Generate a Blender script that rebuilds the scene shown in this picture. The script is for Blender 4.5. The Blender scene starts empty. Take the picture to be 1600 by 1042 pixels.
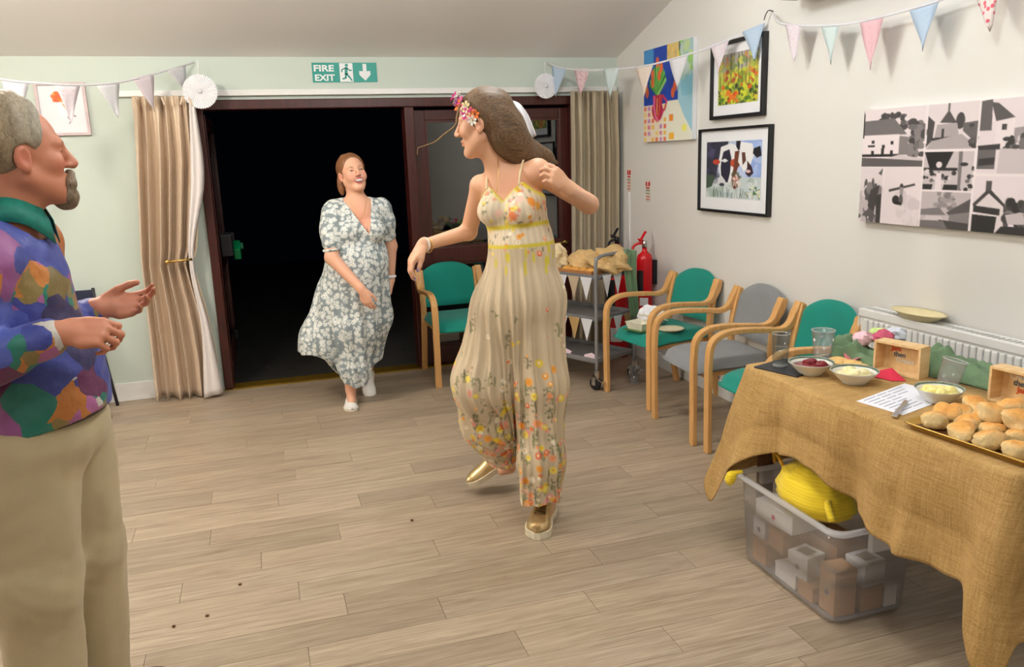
import bpy, math, random
import numpy as np
from mathutils import Matrix, Vector

scene = bpy.context.scene
C = bpy.context.scene.collection

# ------------------------------------------------------------------ camera
_yaw, _pit, _rol = math.radians(17.18), math.radians(12.43), math.radians(-2.0)
_f = Vector((math.sin(_yaw)*math.cos(_pit), math.cos(_yaw)*math.cos(_pit), -math.sin(_pit)))
_rt = Vector((math.cos(_yaw), -math.sin(_yaw), 0))
_up = _rt.cross(_f)
_r2 = math.cos(_rol)*_rt + math.sin(_rol)*_up
_u2 = -math.sin(_rol)*_rt + math.cos(_rol)*_up
cam_data = bpy.data.cameras.new('camera')
cam = bpy.data.objects.new('camera', cam_data)
C.objects.link(cam)
cam_data.sensor_width = 36.0
cam_data.lens = 36.0*1254/1600
cam_data.clip_start = 0.05
cam.matrix_world = Matrix(((_r2.x, _u2.x, -_f.x, 0), (_r2.y, _u2.y, -_f.y, 0), (_r2.z, _u2.z, -_f.z, 1.58), (0, 0, 0, 1)))
scene.camera = cam

# ------------------------------------------------------------------ world (night) and exposure
world = bpy.data.worlds.new('night')
scene.world = world
world.use_nodes = True
world.node_tree.nodes['Background'].inputs[0].default_value = (0.010, 0.014, 0.03, 1)
world.node_tree.nodes['Background'].inputs[1].default_value = 0.04
scene.view_settings.view_transform = 'Standard'
scene.view_settings.look = 'None'
scene.view_settings.gamma = 1.0
scene.view_settings.use_curve_mapping = False
scene.view_settings.exposure = 0.06

WARM, NEUTRAL = (1.0, 0.91, 0.80), (0.96, 0.99, 0.985)
LAMPS = [((1.2, 3.5), 38, .36, NEUTRAL), ((-1.0, 3.9), 74, .36, WARM), ((-2.6, 3.5), 74, .36, WARM), ((0.8, 1.5), 56, .75, NEUTRAL), ((-1.55, 0.4), 18, 1.0, NEUTRAL)]   # ceiling lamps: place, watts, drop, colour
LAMP_R = 0.13
BACK, RIGHT, LEFT, FRONT = 5.98, 2.78, -3.6, -3.2      # wall planes
EAVES = 2.30
RIDGE_Y, RIDGE_Z = 1.4, 2.30 + 0.30*4.58

# ------------------------------------------------------------------ helpers
rng = random.Random(5)

def srgb(r, g, b):
    def l(c):
        c /= 255.0
        return c/12.92 if c <= 0.04045 else ((c+0.055)/1.055)**2.4
    return (l(r), l(g), l(b))

def raw_mesh(name, verts, faces):
    me = bpy.data.meshes.new(name)
    verts = np.asarray(verts, dtype=np.float32).reshape(-1, 3)
    if isinstance(faces, np.ndarray) and faces.ndim == 2:
        n, k = faces.shape
        me.vertices.add(len(verts)); me.vertices.foreach_set('co', verts.ravel())
        me.loops.add(n*k); me.loops.foreach_set('vertex_index', faces.astype(np.int32).ravel())
        me.polygons.add(n)
        me.polygons.foreach_set('loop_start', np.arange(0, n*k, k, dtype=np.int32))
        me.update(calc_edges=True); me.validate()
    else:
        me.from_pydata([tuple(map(float, v)) for v in verts], [], [tuple(f) for f in faces])
        me.update()
    return me

def link(name, me, mat=None, parent=None, smooth=False):
    o = bpy.data.objects.new(name, me)
    C.objects.link(o)
    if mat is not None and me is not None and len(me.materials) == 0:
        me.materials.append(mat)
    if parent is not None:
        o.parent = parent
    if smooth and me is not None:
        me.polygons.foreach_set('use_smooth', np.ones(len(me.polygons), dtype=bool))
    return o

def tag(o, label, cat, group=None):
    o['label'] = label; o['category'] = cat
    if group: o['group'] = group
    return o

def thing(name, label, cat, loc=(0, 0, 0), rz=0.0, group=None):
    o = bpy.data.objects.new(name, None)
    o.empty_display_size = 0.05
    C.objects.link(o)
    o.location = loc; o.rotation_euler = (0, 0, rz)
    return tag(o, label, cat, group)

def structure(o):
    o['kind'] = 'structure'
    return o

def rot(rx=0, ry=0, rz=0):
    return np.array(Matrix.Rotation(rz, 3, 'Z') @ Matrix.Rotation(ry, 3, 'Y') @ Matrix.Rotation(rx, 3, 'X'))

def frame(fwd, up=(0, 0, 1)):
    """rotation whose columns are x=fwd, y=left, z=up"""
    x = np.array(fwd, float); x /= np.linalg.norm(x)
    z = np.array(up, float); z = z-(z@x)*x; z /= np.linalg.norm(z)
    return np.array([x, np.cross(z, x), z]).T

def spline(P, n):
    P = np.asarray(P, float)
    if len(P) == 2:
        t = np.linspace(0, 1, n)[:, None]
        return P[0]*(1-t)+P[1]*t
    Q = np.vstack([2*P[0]-P[1], P, 2*P[-1]-P[-2]])
    out = []
    for u in np.linspace(0, len(P)-1, n):
        i = min(int(u), len(P)-2); t = u-i
        a, b, c, d = Q[i], Q[i+1], Q[i+2], Q[i+3]
        out.append(0.5*((2*b)+(-a+c)*t+(2*a-5*b+4*c-d)*t*t+(-a+3*b-3*c+d)*t**3))
    return np.array(out)

class MB:
    """collects simple shapes; build() links them as one mesh object"""
    def __init__(s): s.v = []; s.f = []
    def add(s, V, Fs):
        k = len(s.v); s.v.extend([tuple(map(float, p)) for p in V]); s.f.extend([tuple(i+k for i in q) for q in Fs]); return s
    def box(s, lo, hi):
        x0, y0, z0 = lo; x1, y1, z1 = hi
        return s.add([(x0, y0, z0), (x1, y0, z0), (x1, y1, z0), (x0, y1, z0), (x0, y0, z1), (x1, y0, z1), (x1, y1, z1), (x0, y1, z1)],
                     [(0, 3, 2, 1), (4, 5, 6, 7), (0, 1, 5, 4), (1, 2, 6, 5), (2, 3, 7, 6), (3, 0, 4, 7)])
    def obox(s, c, size, R=None):
        R = np.eye(3) if R is None else R
        h = np.array(size)/2; c = np.array(c)
        V = [c+R@(h*np.array(q)) for q in [(-1, -1, -1), (1, -1, -1), (1, 1, -1), (-1, 1, -1), (-1, -1, 1), (1, -1, 1), (1, 1, 1), (-1, 1, 1)]]
        return s.add(V, [(0, 3, 2, 1), (4, 5, 6, 7), (0, 1, 5, 4), (1, 2, 6, 5), (2, 3, 7, 6), (3, 0, 4, 7)])
    def prism(s, pts, z0, z1, axis='z'):
        n = len(pts)
        def m(a, b, c): return {'z': (a, b, c), 'y': (a, c, b), 'x': (c, a, b)}[axis]
        V = [m(p[0], p[1], z0) for p in pts]+[m(p[0], p[1], z1) for p in pts]
        Fs = [tuple(range(n))[::-1], tuple(range(n, 2*n))]+[(i, (i+1) % n, n+(i+1) % n, n+i) for i in range(n)]
        return s.add(V, Fs)
    def tube(s, P, r, n=10, cap=True):
        P = np.asarray(P, float); m = len(P)
        r = np.full(m, r) if np.isscalar(r) else np.asarray(r)
        T = np.gradient(P, axis=0); T /= (np.linalg.norm(T, axis=1)[:, None]+1e-12)
        a = np.array([0, 0, 1.0]) if abs(T[0][2]) < .9 else np.array([1.0, 0, 0])
        u = np.cross(T[0], a); u /= np.linalg.norm(u); V = []
        for i in range(m):
            u = u-(u@T[i])*T[i]; u /= np.linalg.norm(u); w = np.cross(T[i], u)
            for k in range(n):
                q = 2*math.pi*k/n; V.append(P[i]+r[i]*(math.cos(q)*u+math.sin(q)*w))
        Fs = [(i*n+k, i*n+(k+1) % n, (i+1)*n+(k+1) % n, (i+1)*n+k) for i in range(m-1) for k in range(n)]
        if cap: Fs += [tuple(range(n))[::-1], tuple(range((m-1)*n, m*n))]
        return s.add(V, Fs)
    def strip(s, P, W, wd, th):
        """rectangular bar swept along P; W = side direction (constant), wd width along W, th thickness"""
        P = np.asarray(P, float); m = len(P); W = np.array(W, float)/np.linalg.norm(W)
        T = np.gradient(P, axis=0); V = []
        wd = np.full(m, wd) if np.isscalar(wd) else wd
        th = np.full(m, th) if np.isscalar(th) else th
        for i in range(m):
            N = np.cross(T[i], W); N /= np.linalg.norm(N)
            for a, b in ((-1, -1), (1, -1), (1, 1), (-1, 1)): V.append(P[i]+W*a*wd[i]/2+N*b*th[i]/2)
        Fs = [(i*4+k, i*4+(k+1) % 4, (i+1)*4+(k+1) % 4, (i+1)*4+k) for i in range(m-1) for k in range(4)]
        Fs += [(3, 2, 1, 0), tuple(range((m-1)*4, m*4))]
        return s.add(V, Fs)
    def lathe(s, prof, c=(0, 0, 0), n=24, R=None):
        c = np.array(c, float); V = []
        R = np.eye(3) if R is None else R
        for r, z in prof:
            for k in range(n):
                q = 2*math.pi*k/n; V.append(c+R@np.array((r*math.cos(q), r*math.sin(q), z)))
        m = len(prof)
        Fs = [(i*n+k, i*n+(k+1) % n, (i+1)*n+(k+1) % n, (i+1)*n+k) for i in range(m-1) for k in range(n)]
        if prof[0][0] > 1e-4: Fs.append(tuple(range(n))[::-1])
        if prof[-1][0] > 1e-4: Fs.append(tuple(range((m-1)*n, m*n)))
        return s.add(V, Fs)
    def shell(s, prof, c=(0, 0, 0), n=24, R=None):
        """open lathe (no end caps)"""
        k = len(s.f); s.lathe(prof, c, n, R)
        s.f = [q for q in s.f[:k]]+[q for q in s.f[k:] if len(q) == 4]
        return s
    def grid(s, V, nu, nv):
        return s.add(np.asarray(V).reshape(-1, 3), [(i*nv+j, i*nv+j+1, (i+1)*nv+j+1, (i+1)*nv+j) for i in range(nu-1) for j in range(nv-1)])
    def mesh(s, name): return raw_mesh(name, s.v, s.f)
    def build(s, name, mat, parent=None, smooth=False, bevel=0.0, world=False, solid=0.0, sub=0):
        V = np.array(s.v)
        if world and parent is not None: V = V-np.array(parent.location)
        me = raw_mesh(name, V, s.f)
        o = link(name, me, mat, parent, smooth)
        if solid:
            m = o.modifiers.new('solid', 'SOLIDIFY'); m.thickness = solid; m.offset = 0
        if sub:
            m = o.modifiers.new('sub', 'SUBSURF'); m.levels = sub; m.render_levels = sub
        if bevel:
            m = o.modifiers.new('bevel', 'BEVEL'); m.width = bevel; m.segments = 2; m.limit_method = 'ANGLE'; m.angle_limit = 0.6
        return o

def weld(me):
    import bmesh
    bm = bmesh.new(); bm.from_mesh(me); bmesh.ops.remove_doubles(bm, verts=bm.verts, dist=1e-5); bmesh.ops.recalc_face_normals(bm, faces=bm.faces); bm.to_mesh(me); bm.free()

# ------------------------------------------------------------------ materials
class NT:
    def __init__(s, name):
        s.m = bpy.data.materials.new(name); s.m.use_nodes = True
        s.t = s.m.node_tree; s.t.nodes.clear()
        s.out = s.t.nodes.new('ShaderNodeOutputMaterial')
    def n(s, ty, ins=None, **kw):
        o = s.t.nodes.new(ty)
        for k, v in kw.items(): setattr(o, k, v)
        for k, v in (ins or {}).items():
            if isinstance(v, bpy.types.NodeSocket): s.t.links.new(v, o.inputs[k])
            else:
                if isinstance(v, tuple) and len(v) == 3 and o.inputs[k].type == 'RGBA': v = v+(1,)
                o.inputs[k].default_value = v
        return o
    def ramp(s, fac, stops, interp='LINEAR'):
        r = s.n('ShaderNodeValToRGB', {'Fac': fac}); cr = r.color_ramp; cr.interpolation = interp
        while len(cr.elements) < len(stops): cr.elements.new(0.5)
        for e, (p, c) in zip(cr.elements, stops):
            e.position = p; e.color = tuple(c)+(1,)
        return r.outputs['Color']
    def mix(s, fac, a, b, mode='MIX'):
        o = s.n('ShaderNodeMix', data_type='RGBA', blend_type=mode)
        for i, v in ((0, fac), (6, a), (7, b)):
            if isinstance(v, bpy.types.NodeSocket): s.t.links.new(v, o.inputs[i])
            else: o.inputs[i].default_value = (v+(1,) if isinstance(v, tuple) and len(v) == 3 else v)
        return o.outputs[2]
    def math(s, op, a, b=0.0, c=0.0):
        o = s.n('ShaderNodeMath', operation=op)
        for i, v in enumerate((a, b, c)):
            if isinstance(v, bpy.types.NodeSocket): s.t.links.new(v, o.inputs[i])
            else: o.inputs[i].default_value = v
        return o.outputs[0]
    def coord(s, scale=(1, 1, 1), kind='Object', rotz=0.0):
        tc = s.n('ShaderNodeTexCoord')
        mp = s.n('ShaderNodeMapping', {'Vector': tc.outputs[kind], 'Scale': scale, 'Rotation': (0, 0, rotz)})
        return mp.outputs[0]
    def noise(s, vec, scale=5.0, detail=3.0, rough=0.5, dist=0.0):
        return s.n('ShaderNodeTexNoise', {'Vector': vec, 'Scale': scale, 'Detail': detail, 'Roughness': rough, 'Distortion': dist})
    def bsdf(s, color, rough=0.5, metal=0.0, bump=None, bstr=0.2, bdist=0.01, **kw):
        b = s.n('ShaderNodeBsdfPrincipled')
        def put(k, v):
            if isinstance(v, bpy.types.NodeSocket): s.t.links.new(v, b.inputs[k])
            else: b.inputs[k].default_value = (v+(1,) if isinstance(v, tuple) and len(v) == 3 and b.inputs[k].type == 'RGBA' else v)
        put('Base Color', color); put('Roughness', rough); put('Metallic', metal)
        for k, v in kw.items(): put(k.replace('_', ' '), v)
        if bump is not None:
            bm = s.n('ShaderNodeBump', {'Height': bump, 'Strength': bstr, 'Distance': bdist})
            s.t.links.new(bm.outputs[0], b.inputs['Normal'])
        s.t.links.new(b.outputs[0], s.out.inputs[0])
        s.b = b
        return s.m

def plain(name, color, rough=0.5, metal=0.0, var=0.08, nscale=20.0, bump=0.05, **kw):
    """solid colour with a little mottling and fine relief"""
    t = NT(name); v = t.coord()
    nz = t.noise(v, nscale, 3)
    dark = tuple(c*(1-var) for c in color); lite = tuple(min(1, c*(1+var)) for c in color)
    return t.bsdf(t.ramp(nz.outputs[0], [(0.3, dark), (0.7, lite)]), rough, metal, nz.outputs[0] if bump else None, bump, 0.004, **kw)

def vcol(name, rough=0.6, bump=0.0, bscale=60.0, **kw):
    """colour from the mesh colour attribute"""
    t = NT(name); a = t.n('ShaderNodeVertexColor', layer_name='Col')
    nz = t.noise(t.coord(), bscale, 3)
    return t.bsdf(a.outputs[0], rough, 0.0, nz.outputs[0] if bump else None, bump, 0.004, **kw)

def set_col(me, cols):
    at = me.color_attributes.new('Col', 'FLOAT_COLOR', 'POINT')
    c = np.ones((len(me.vertices), 4), np.float32); c[:, :3] = cols
    at.data.foreach_set('color', c.ravel())

M = {}
def wood(name, c0, c1, axis=0, sc=6.0, rough=0.45):
    t = NT(name); s = [14.0, 14.0, 14.0]; s[axis] = 1.2
    v = t.coord(tuple(s)); nz = t.noise(v, sc, 4, 0.6, 0.6)
    return t.bsdf(t.ramp(nz.outputs[0], [(0.25, c0), (0.75, c1)]), rough, 0, nz.outputs[0], 0.06, 0.002)

def wall_paint(name, c):
    t = NT(name); v = t.coord(); nz = t.noise(v, 160, 3); big = t.noise(v, 0.9, 2)
    return t.bsdf(t.ramp(big.outputs[0], [(0.3, tuple(q*0.97 for q in c)), (0.7, c)]), 0.75, 0, nz.outputs[0], 0.05, 0.003)

M['wall_green'] = wall_paint('mint paint', srgb(202, 214, 205))
M['wall_cream'] = wall_paint('cream paint', srgb(224, 222, 217))
M['ceil'] = wall_paint('ceiling paint', srgb(243, 240, 238))
M['white_gloss'] = plain('white gloss paint', srgb(232, 232, 230), 0.35, var=0.02)
M['dark_wood'] = wood('mahogany door wood', srgb(48, 17, 13), srgb(82, 33, 26), 2, 5.0, 0.35)
M['chair_wood'] = wood('beech bentwood', srgb(205, 150, 88), srgb(226, 178, 116), 2, 4.0, 0.4)
M['pine'] = wood('pine box wood', srgb(222, 182, 124), srgb(240, 208, 158), 0, 3.0, 0.5)
M['black_metal'] = plain('black metal', srgb(30, 30, 34), 0.4, 0.3)
M['grey_metal'] = plain('grey painted metal', srgb(134, 134, 136), 0.4, 0.25, 0.04)
M['chrome'] = plain('chrome', srgb(200, 200, 200), 0.2, 1.0, 0.02)
M['brass'] = plain('brass', srgb(205, 170, 100), 0.3, 1.0, 0.05)
M['black_rubber'] = plain('black rubber', srgb(24, 24, 26), 0.7)
M['red_paint'] = plain('red extinguisher paint', srgb(205, 16, 28), 0.25, 0.0, 0.03)
M['white_paper'] = plain('white paper', srgb(236, 236, 240), 0.8, 0, 0.03)
M['print_white'] = plain('mount board white', srgb(232, 234, 238), 0.7, 0, 0.01)
M['frame_black'] = plain('black picture frame', srgb(26, 26, 28), 0.35)

def fabric(name, c, sc=420.0, var=0.12, rough=0.9, bstr=0.35):
    t = NT(name); v = t.coord(); w = t.noise(v, sc, 2); b = t.noise(v, 7, 3)
    col = t.mix(t.math('MULTIPLY', w.outputs[0], 0.6), tuple(q*(1-var) for q in c), tuple(min(1, q*(1+var)) for q in c))
    col = t.mix(0.25, col, t.ramp(b.outputs[0], [(0.3, tuple(q*0.8 for q in c)), (0.7, tuple(min(1, q*1.15) for q in c))]))
    return t.bsdf(col, rough, 0, w.outputs[0], bstr, 0.002, Sheen_Weight=0.15)
M['teal'] = fabric('teal wool upholstery', srgb(0, 138, 122))
M['grey_fab'] = fabric('grey wool upholstery', srgb(135, 137, 140))
M['muslin'] = fabric('sage muslin', srgb(112, 142, 106), 300)

def hessian():
    t = NT('hessian weave')
    a = t.noise(t.coord((14, 14, 260)), 1.0, 2); b = t.noise(t.coord((14, 260, 14)), 1.0, 2); iso = t.noise(t.coord(), 260, 2); big = t.noise(t.coord(), 5, 3)
    w = t.mix(0.4, t.mix(0.5, a.outputs[0], b.outputs[0], 'MIX'), iso.outputs[0])
    col = t.ramp(w, [(0.36, srgb(146, 110, 58)), (0.5, srgb(178, 142, 84)), (0.64, srgb(204, 170, 114))])
    col = t.mix(0.3, col, t.ramp(big.outputs[0], [(0.3, srgb(156, 119, 64)), (0.7, srgb(196, 160, 104))]))
    return t.bsdf(col, 0.95, 0, w, 0.5, 0.003)
M['hessian'] = hessian()

def floor_mat(name='oak vinyl plank'):
    t = NT(name)
    oi = t.n('ShaderNodeObjectInfo'); tc = t.n('ShaderNodeTexCoord')
    off = t.n('ShaderNodeVectorMath', {0: tc.outputs['Object']}, operation='ADD')
    sc = t.n('ShaderNodeVectorMath', {0: t.n('ShaderNodeCombineXYZ', {'X': oi.outputs['Random'], 'Y': oi.outputs['Random'], 'Z': oi.outputs['Random']}).outputs[0], 1: (37, 91, 53)}, operation='MULTIPLY')
    t.t.links.new(sc.outputs[0], off.inputs[1])
    mp = t.n('ShaderNodeMapping', {'Vector': off.outputs[0], 'Scale': (1.3, 16, 16)})
    g = t.noise(mp.outputs[0], 2.4, 5, 0.62, 1.2)
    mp2 = t.n('ShaderNodeMapping', {'Vector': off.outputs[0], 'Scale': (2.0, 90, 90)})
    fine = t.noise(mp2.outputs[0], 2.0, 3, 0.6)
    base = t.ramp(g.outputs[0], [(0.22, srgb(126, 108, 88)), (0.42, srgb(158, 140, 119)), (0.6, srgb(177, 160, 139)), (0.8, srgb(193, 178, 157))])
    base = t.mix(0.32, base, t.ramp(fine.outputs[0], [(0.35, srgb(128, 111, 92)), (0.65, srgb(195, 181, 160))]))
    tint = t.ramp(oi.outputs['Random'], [(0.0, (0.80, 0.79, 0.77)), (0.3, (0.94, 0.92, 0.89)), (0.7, (1.04, 1.03, 1.01)), (1.0, (0.88, 0.89, 0.89))])
    col = t.mix(1.0, base, tint, 'MULTIPLY')
    return t.bsdf(col, 0.42, 0, fine.outputs[0], 0.05, 0.002)
M['floor'] = floor_mat()

def schlick(t, f0):
    lw = t.n('ShaderNodeLayerWeight', {'Blend': 0.5})
    return t.math('MULTIPLY_ADD', t.math('POWER', lw.outputs['Facing'], 4.0), 1-f0-.25, f0)
def thin_glass(name, ior=1.5, tint=(1, 1, 1), rough=0.0):
    t = NT(name)
    fr = schlick(t, ((ior-1)/(ior+1))**2)
    tr = t.n('ShaderNodeBsdfTransparent', {'Color': tint}); gl = t.n('ShaderNodeBsdfGlossy', {'Roughness': rough})
    mx = t.n('ShaderNodeMixShader', {0: fr, 1: tr.outputs[0], 2: gl.outputs[0]})
    t.t.links.new(mx.outputs[0], t.out.inputs[0]); return t.m
M['window_glass'] = thin_glass('double glazing', 1.95, (0.8, 0.82, 0.82))
M['cup_glass'] = thin_glass('clear cup', 1.75, (0.90, 0.92, 0.92), 0.05)
def cloudy_plastic(name, haze=0.25, col=(0.9, 0.9, 0.92)):
    t = NT(name)
    tr = t.n('ShaderNodeBsdfTransparent', {'Color': (0.96, 0.96, 0.97)}); df = t.n('ShaderNodeBsdfDiffuse', {'Color': col})
    tl = t.n('ShaderNodeBsdfTranslucent', {'Color': col}); gl = t.n('ShaderNodeBsdfGlossy', {'Roughness': 0.18})
    m1 = t.n('ShaderNodeMixShader', {0: 0.4, 1: df.outputs[0], 2: tl.outputs[0]})
    m2 = t.n('ShaderNodeMixShader', {0: haze, 1: tr.outputs[0], 2: m1.outputs[0]})
    m3 = t.n('ShaderNodeMixShader', {0: schlick(t, .04), 1: m2.outputs[0], 2: gl.outputs[0]})
    t.t.links.new(m3.outputs[0], t.out.inputs[0]); return t.m
M['tub'] = cloudy_plastic('cloudy tub plastic', 0.13)
M['tub_rim'] = cloudy_plastic('cloudy tub rim plastic', 0.45)
M['cup_plastic'] = cloudy_plastic('clear cup plastic', 0.10)
# ================================================================== the setting
def slab(name, pts, mat, thick, normal):
    n = np.array(normal, float); P = [np.array(p, float) for p in pts]; k = len(P)
    V = P+[p+n*thick for p in P]
    Fs = [tuple(range(k)), tuple(range(k, 2*k))[::-1]]+[(i, k+i, k+(i+1) % k, (i+1) % k) for i in range(k)]
    me = raw_mesh(name, V, Fs); weld(me)
    return structure(link(name, me, mat))

floor = slab('floor', [(LEFT, FRONT, -0.012), (RIGHT, FRONT, -0.012), (RIGHT, BACK, -0.012), (LEFT, BACK, -0.012)], M['floor'], 0.08, (0, 0, -1))
tag(floor, 'grey-beige oak plank floor of the hall', 'floor')
# planks: each laid as its own board, joints bevelled
PW, PL = 0.152, 0.993
known = {0: .498, 1: .172, 2: .014, 3: -.415, 4: -.12, 5: .21, 6: -.33, 7: .336, 10: .06, 11: .364, 13: .147, 14: -.186, 15: .246, -1: 1.016, -2: .70}
pm = MB(); pm.box((0, 0.0008, -0.011), (1, PW-0.0008, 0.0))
plank_me = pm.mesh('plank'); plank_me.materials.append(M['floor'])
rowrng = random.Random(11)
r = -9
while 2.508+r*PW < BACK-0.01:
    y0 = 2.508+r*PW
    off = known.get(r, rowrng.random()*PL)
    lo_x = -1.9 if r >= 0 else (-1.5 if r > -7 else -1.2)
    x = off-math.ceil((off-lo_x)/PL)*PL
    while x < RIGHT-0.01:
        a, b = x+0.0008, min(x+PL-0.0008, RIGHT)
        o = bpy.data.objects.new('plank', plank_me); C.objects.link(o)
        o.parent = floor; o.location = (a, y0, 0.0); o.scale = (b-a, min(1.0, (BACK-y0)/PW), 1)
        m = None
        x += PL
    r += 1

# back wall (mint) with the door opening
OX0, OX1, OZ = -0.34, 2.42, 2.02
wb = MB()
wb.box((LEFT, BACK, -0.09), (OX0, BACK+0.16, EAVES+0.05)).box((OX1, BACK, -0.09), (RIGHT+0.12, BACK+0.16, EAVES+0.05)).box((OX0, BACK, OZ), (OX1, BACK+0.16, EAVES+0.05))
wall_back = structure(wb.build('wall_back', M['wall_green'])); tag(wall_back, 'mint green back wall around the glazed doors', 'wall')
gable = [(FRONT, -0.09), (BACK, -0.09), (BACK, EAVES), (RIDGE_Y, RIDGE_Z), (FRONT, RIDGE_Z-0.3*(RIDGE_Y-FRONT))]
wr = MB(); wr.prism(gable, RIGHT, RIGHT+0.12, 'x'); wall_right = structure(wr.build('wall_right', M['wall_cream'])); tag(wall_right, 'cream side wall with pictures and radiator', 'wall')
wl = MB(); wl.prism(gable, LEFT-0.12, LEFT, 'x'); tag(structure(wl.build('wall_left', M['wall_cream'])), 'cream side wall opposite the pictures', 'wall')
wf = MB(); wf.box((LEFT, FRONT-0.12, -0.09), (RIGHT, FRONT, 2.3)); tag(structure(wf.build('wall_front', M['wall_cream'])), 'cream wall opposite the glazed doors', 'wall')
cl = MB()
zf = RIDGE_Z-0.3*(RIDGE_Y-FRONT)
prof = [(BACK+0.16, EAVES-0.048), (RIDGE_Y, RIDGE_Z), (FRONT-0.12, zf-0.036), (FRONT-0.12, zf+0.05), (RIDGE_Y, RIDGE_Z+0.09), (BACK+0.16, EAVES+0.06)]
cl.prism(prof, LEFT-0.12, RIGHT+0.12, 'x'); ceil = cl.build('ceiling', M['ceil']); weld(ceil.data); tag(structure(ceil), 'pale vaulted ceiling sloping down to the doors', 'ceiling')

tag(structure(MB().box((LEFT, BACK-0.016, 0), (OX0-0.02, BACK, 0.13)).build('baseboard_back', M['white_gloss'], bevel=0.004)), 'white skirting board left of the doors', 'skirting')
tag(structure(MB().box((RIGHT-0.016, FRONT, 0), (RIGHT, BACK, 0.11)).build('baseboard_right', M['white_gloss'], bevel=0.004)), 'white skirting board behind the chairs', 'skirting')
t1 = MB().box((-0.80, BACK-0.035, 2.045), (RIGHT-0.02, BACK, 2.085)); tag(structure(t1.build('trim_1', M['white_gloss'], bevel=0.004)), 'white ledge strip above the doors and curtains', 'trim')

# door frame: mahogany
fr = MB(); FY0, FY1 = BACK-0.03, BACK+0.11
fr.box((OX0, FY0, 0), (OX0+0.06, FY1, OZ)).box((OX1-0.05, FY0, 0), (OX1, FY1, OZ)).box((OX0+0.06, FY0, 1.955), (OX1-0.05, FY1, OZ)).box((1.085, FY0, 0), (1.155, FY1, 1.955))
tag(structure(fr.build('trim_2', M['dark_wood'], bevel=0.006)), 'mahogany frame around the glazed doors', 'door frame')
th = MB().box((OX0, BACK-0.03, 0.0), (OX1, BACK+0.11, 0.012)); tag(structure(th.build('trim_3', plain('yellowish threshold strip', srgb(150, 120, 40), 0.4, 0.7))), 'yellow metal threshold strip under the doors', 'threshold')

def leaf(name, label, w, loc, rz, mat, handle=False, rails=(0.80, 0.92), kick=0.16, sw=0.085):
    """glazed leaf, hinge at local origin, extends along +x, closed face at y=0"""
    o = thing(name, label, 'door' if name.startswith('door') else 'window', loc, rz); structure(o)
    H = 1.935
    for x0 in (0, w-sw):
        MB().box((x0, 0, 0.015), (x0+sw, 0.055, H)).build('stile', mat, o, bevel=0.006)
    for z0, z1 in ((0.015, kick), rails, (H-0.075, H)):
        MB().box((sw, 0.002, z0), (w-sw, 0.053, z1)).build('rail', mat, o, bevel=0.005)
    for z0, z1 in ((kick, rails[0]), (rails[1], H-0.075)):
        MB().box((sw-0.005, 0.024, z0-0.005), (w-sw+0.005, 0.030, z1+0.005)).build('pane', M['window_glass'], o)
        bead = MB()
        for (a, b, c, d) in ((sw, sw+0.015, z0, z1), (w-sw-0.015, w-sw, z0, z1)): bead.box((a, 0.006, c), (b, 0.022, d))
        for (c, d) in ((z0, z0+0.015), (z1-0.015, z1)): bead.box((sw+0.015, 0.006, c), (w-sw-0.015, 0.022, d))
        bead.build('glazing_bead', mat, o)
    return o
w1 = leaf('window_1', 'fixed dark-framed glazed panel behind the teal chair', 0.735, (1.157, BACK+0.02, 0.0), 0, M['dark_wood'])
d2 = leaf('door_2', 'narrow closed glazed door beside the right curtain', 0.470, (1.90, BACK+0.02, 0.0), 0, M['dark_wood'], sw=0.075)
hd = MB().tube(spline([(0.42, -0.03, 0.895), (0.37, -0.042, 0.90), (0.32, -0.04, 0.892), (0.295, -0.036, 0.90)], 10), 0.008)
hd.lathe([(0.02, -0.006), (0.02, 0.0)], (0.43, -0.005, 0.895), 16, rot(math.pi/2)); hd.tube([(0.43, -0.03, 0.895), (0.43, 0.0, 0.895)], 0.008)
hd.build('door_handle', M['brass'], d2, True)
# open leaf, swung outwards past a right angle; its inner face now looks to the right
d1 = leaf('door_1', 'open glazed leaf swung outwards into the dark, with green-ended push bar', 1.30, (-0.275, BACK+0.10, 0.0), math.radians(90), M['dark_wood'])
pb = thing('panic_bar', '', '', (0, 0, 0)); del pb['label'], pb['category']; bpy.data.objects.remove(pb)
green = plain('green push pad', srgb(0, 120, 70), 0.35)
MB().box((0.10, -0.085, 0.94), (0.20, 0.0, 1.10)).box((0.80, -0.085, 0.90), (0.90, 0.0, 1.06)).build('panic_bar_bracket', M['black_metal'], d1, bevel=0.01)
pbar = MB().tube(spline([(0.2, -0.09, 0.98), (0.5, -0.13, 0.93), (0.82, -0.10, 0.94)], 12), 0.017).build('panic_bar', M['black_metal'], d1, True)
MB().obox((0.62, -0.135, 0.96), (0.30, 0.03, 0.05), rot(0, 0.12, 0)).obox((0.25, -0.11, 0.97), (0.13, 0.05, 0.09), rot(0, -0.5, 0)).build('green_end_pad', green, d1, bevel=0.008)
MB().box((0.9, -0.03, 0.16), (1.2, 0.0, 0.24)).build('kick_plate', M['black_metal'], d1, bevel=0.005)

# outside: dark paving, unlit
pave = NT('night paving'); pn = pave.noise(pave.coord(), 12, 4)
pave.bsdf(pave.ramp(pn.outputs[0], [(0.3, srgb(34, 33, 30)), (0.7, srgb(52, 50, 44))]), 0.8, 0, pn.outputs[0], 0.3, 0.01)
tag(structure(MB().box((-6, BACK+0.16, -0.09), (8, 14, -0.02)).build('ground_outside', pave.m)), 'dark paving outside the open door', 'ground')

# conduit on the right wall below the red plate
tag(structure(MB().box((RIGHT-0.012, 5.755, 0.11), (RIGHT, 5.775, 1.28)).build('trim_4', M['white_gloss'])), 'thin white cable conduit down the corner of the side wall', 'conduit')

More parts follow.
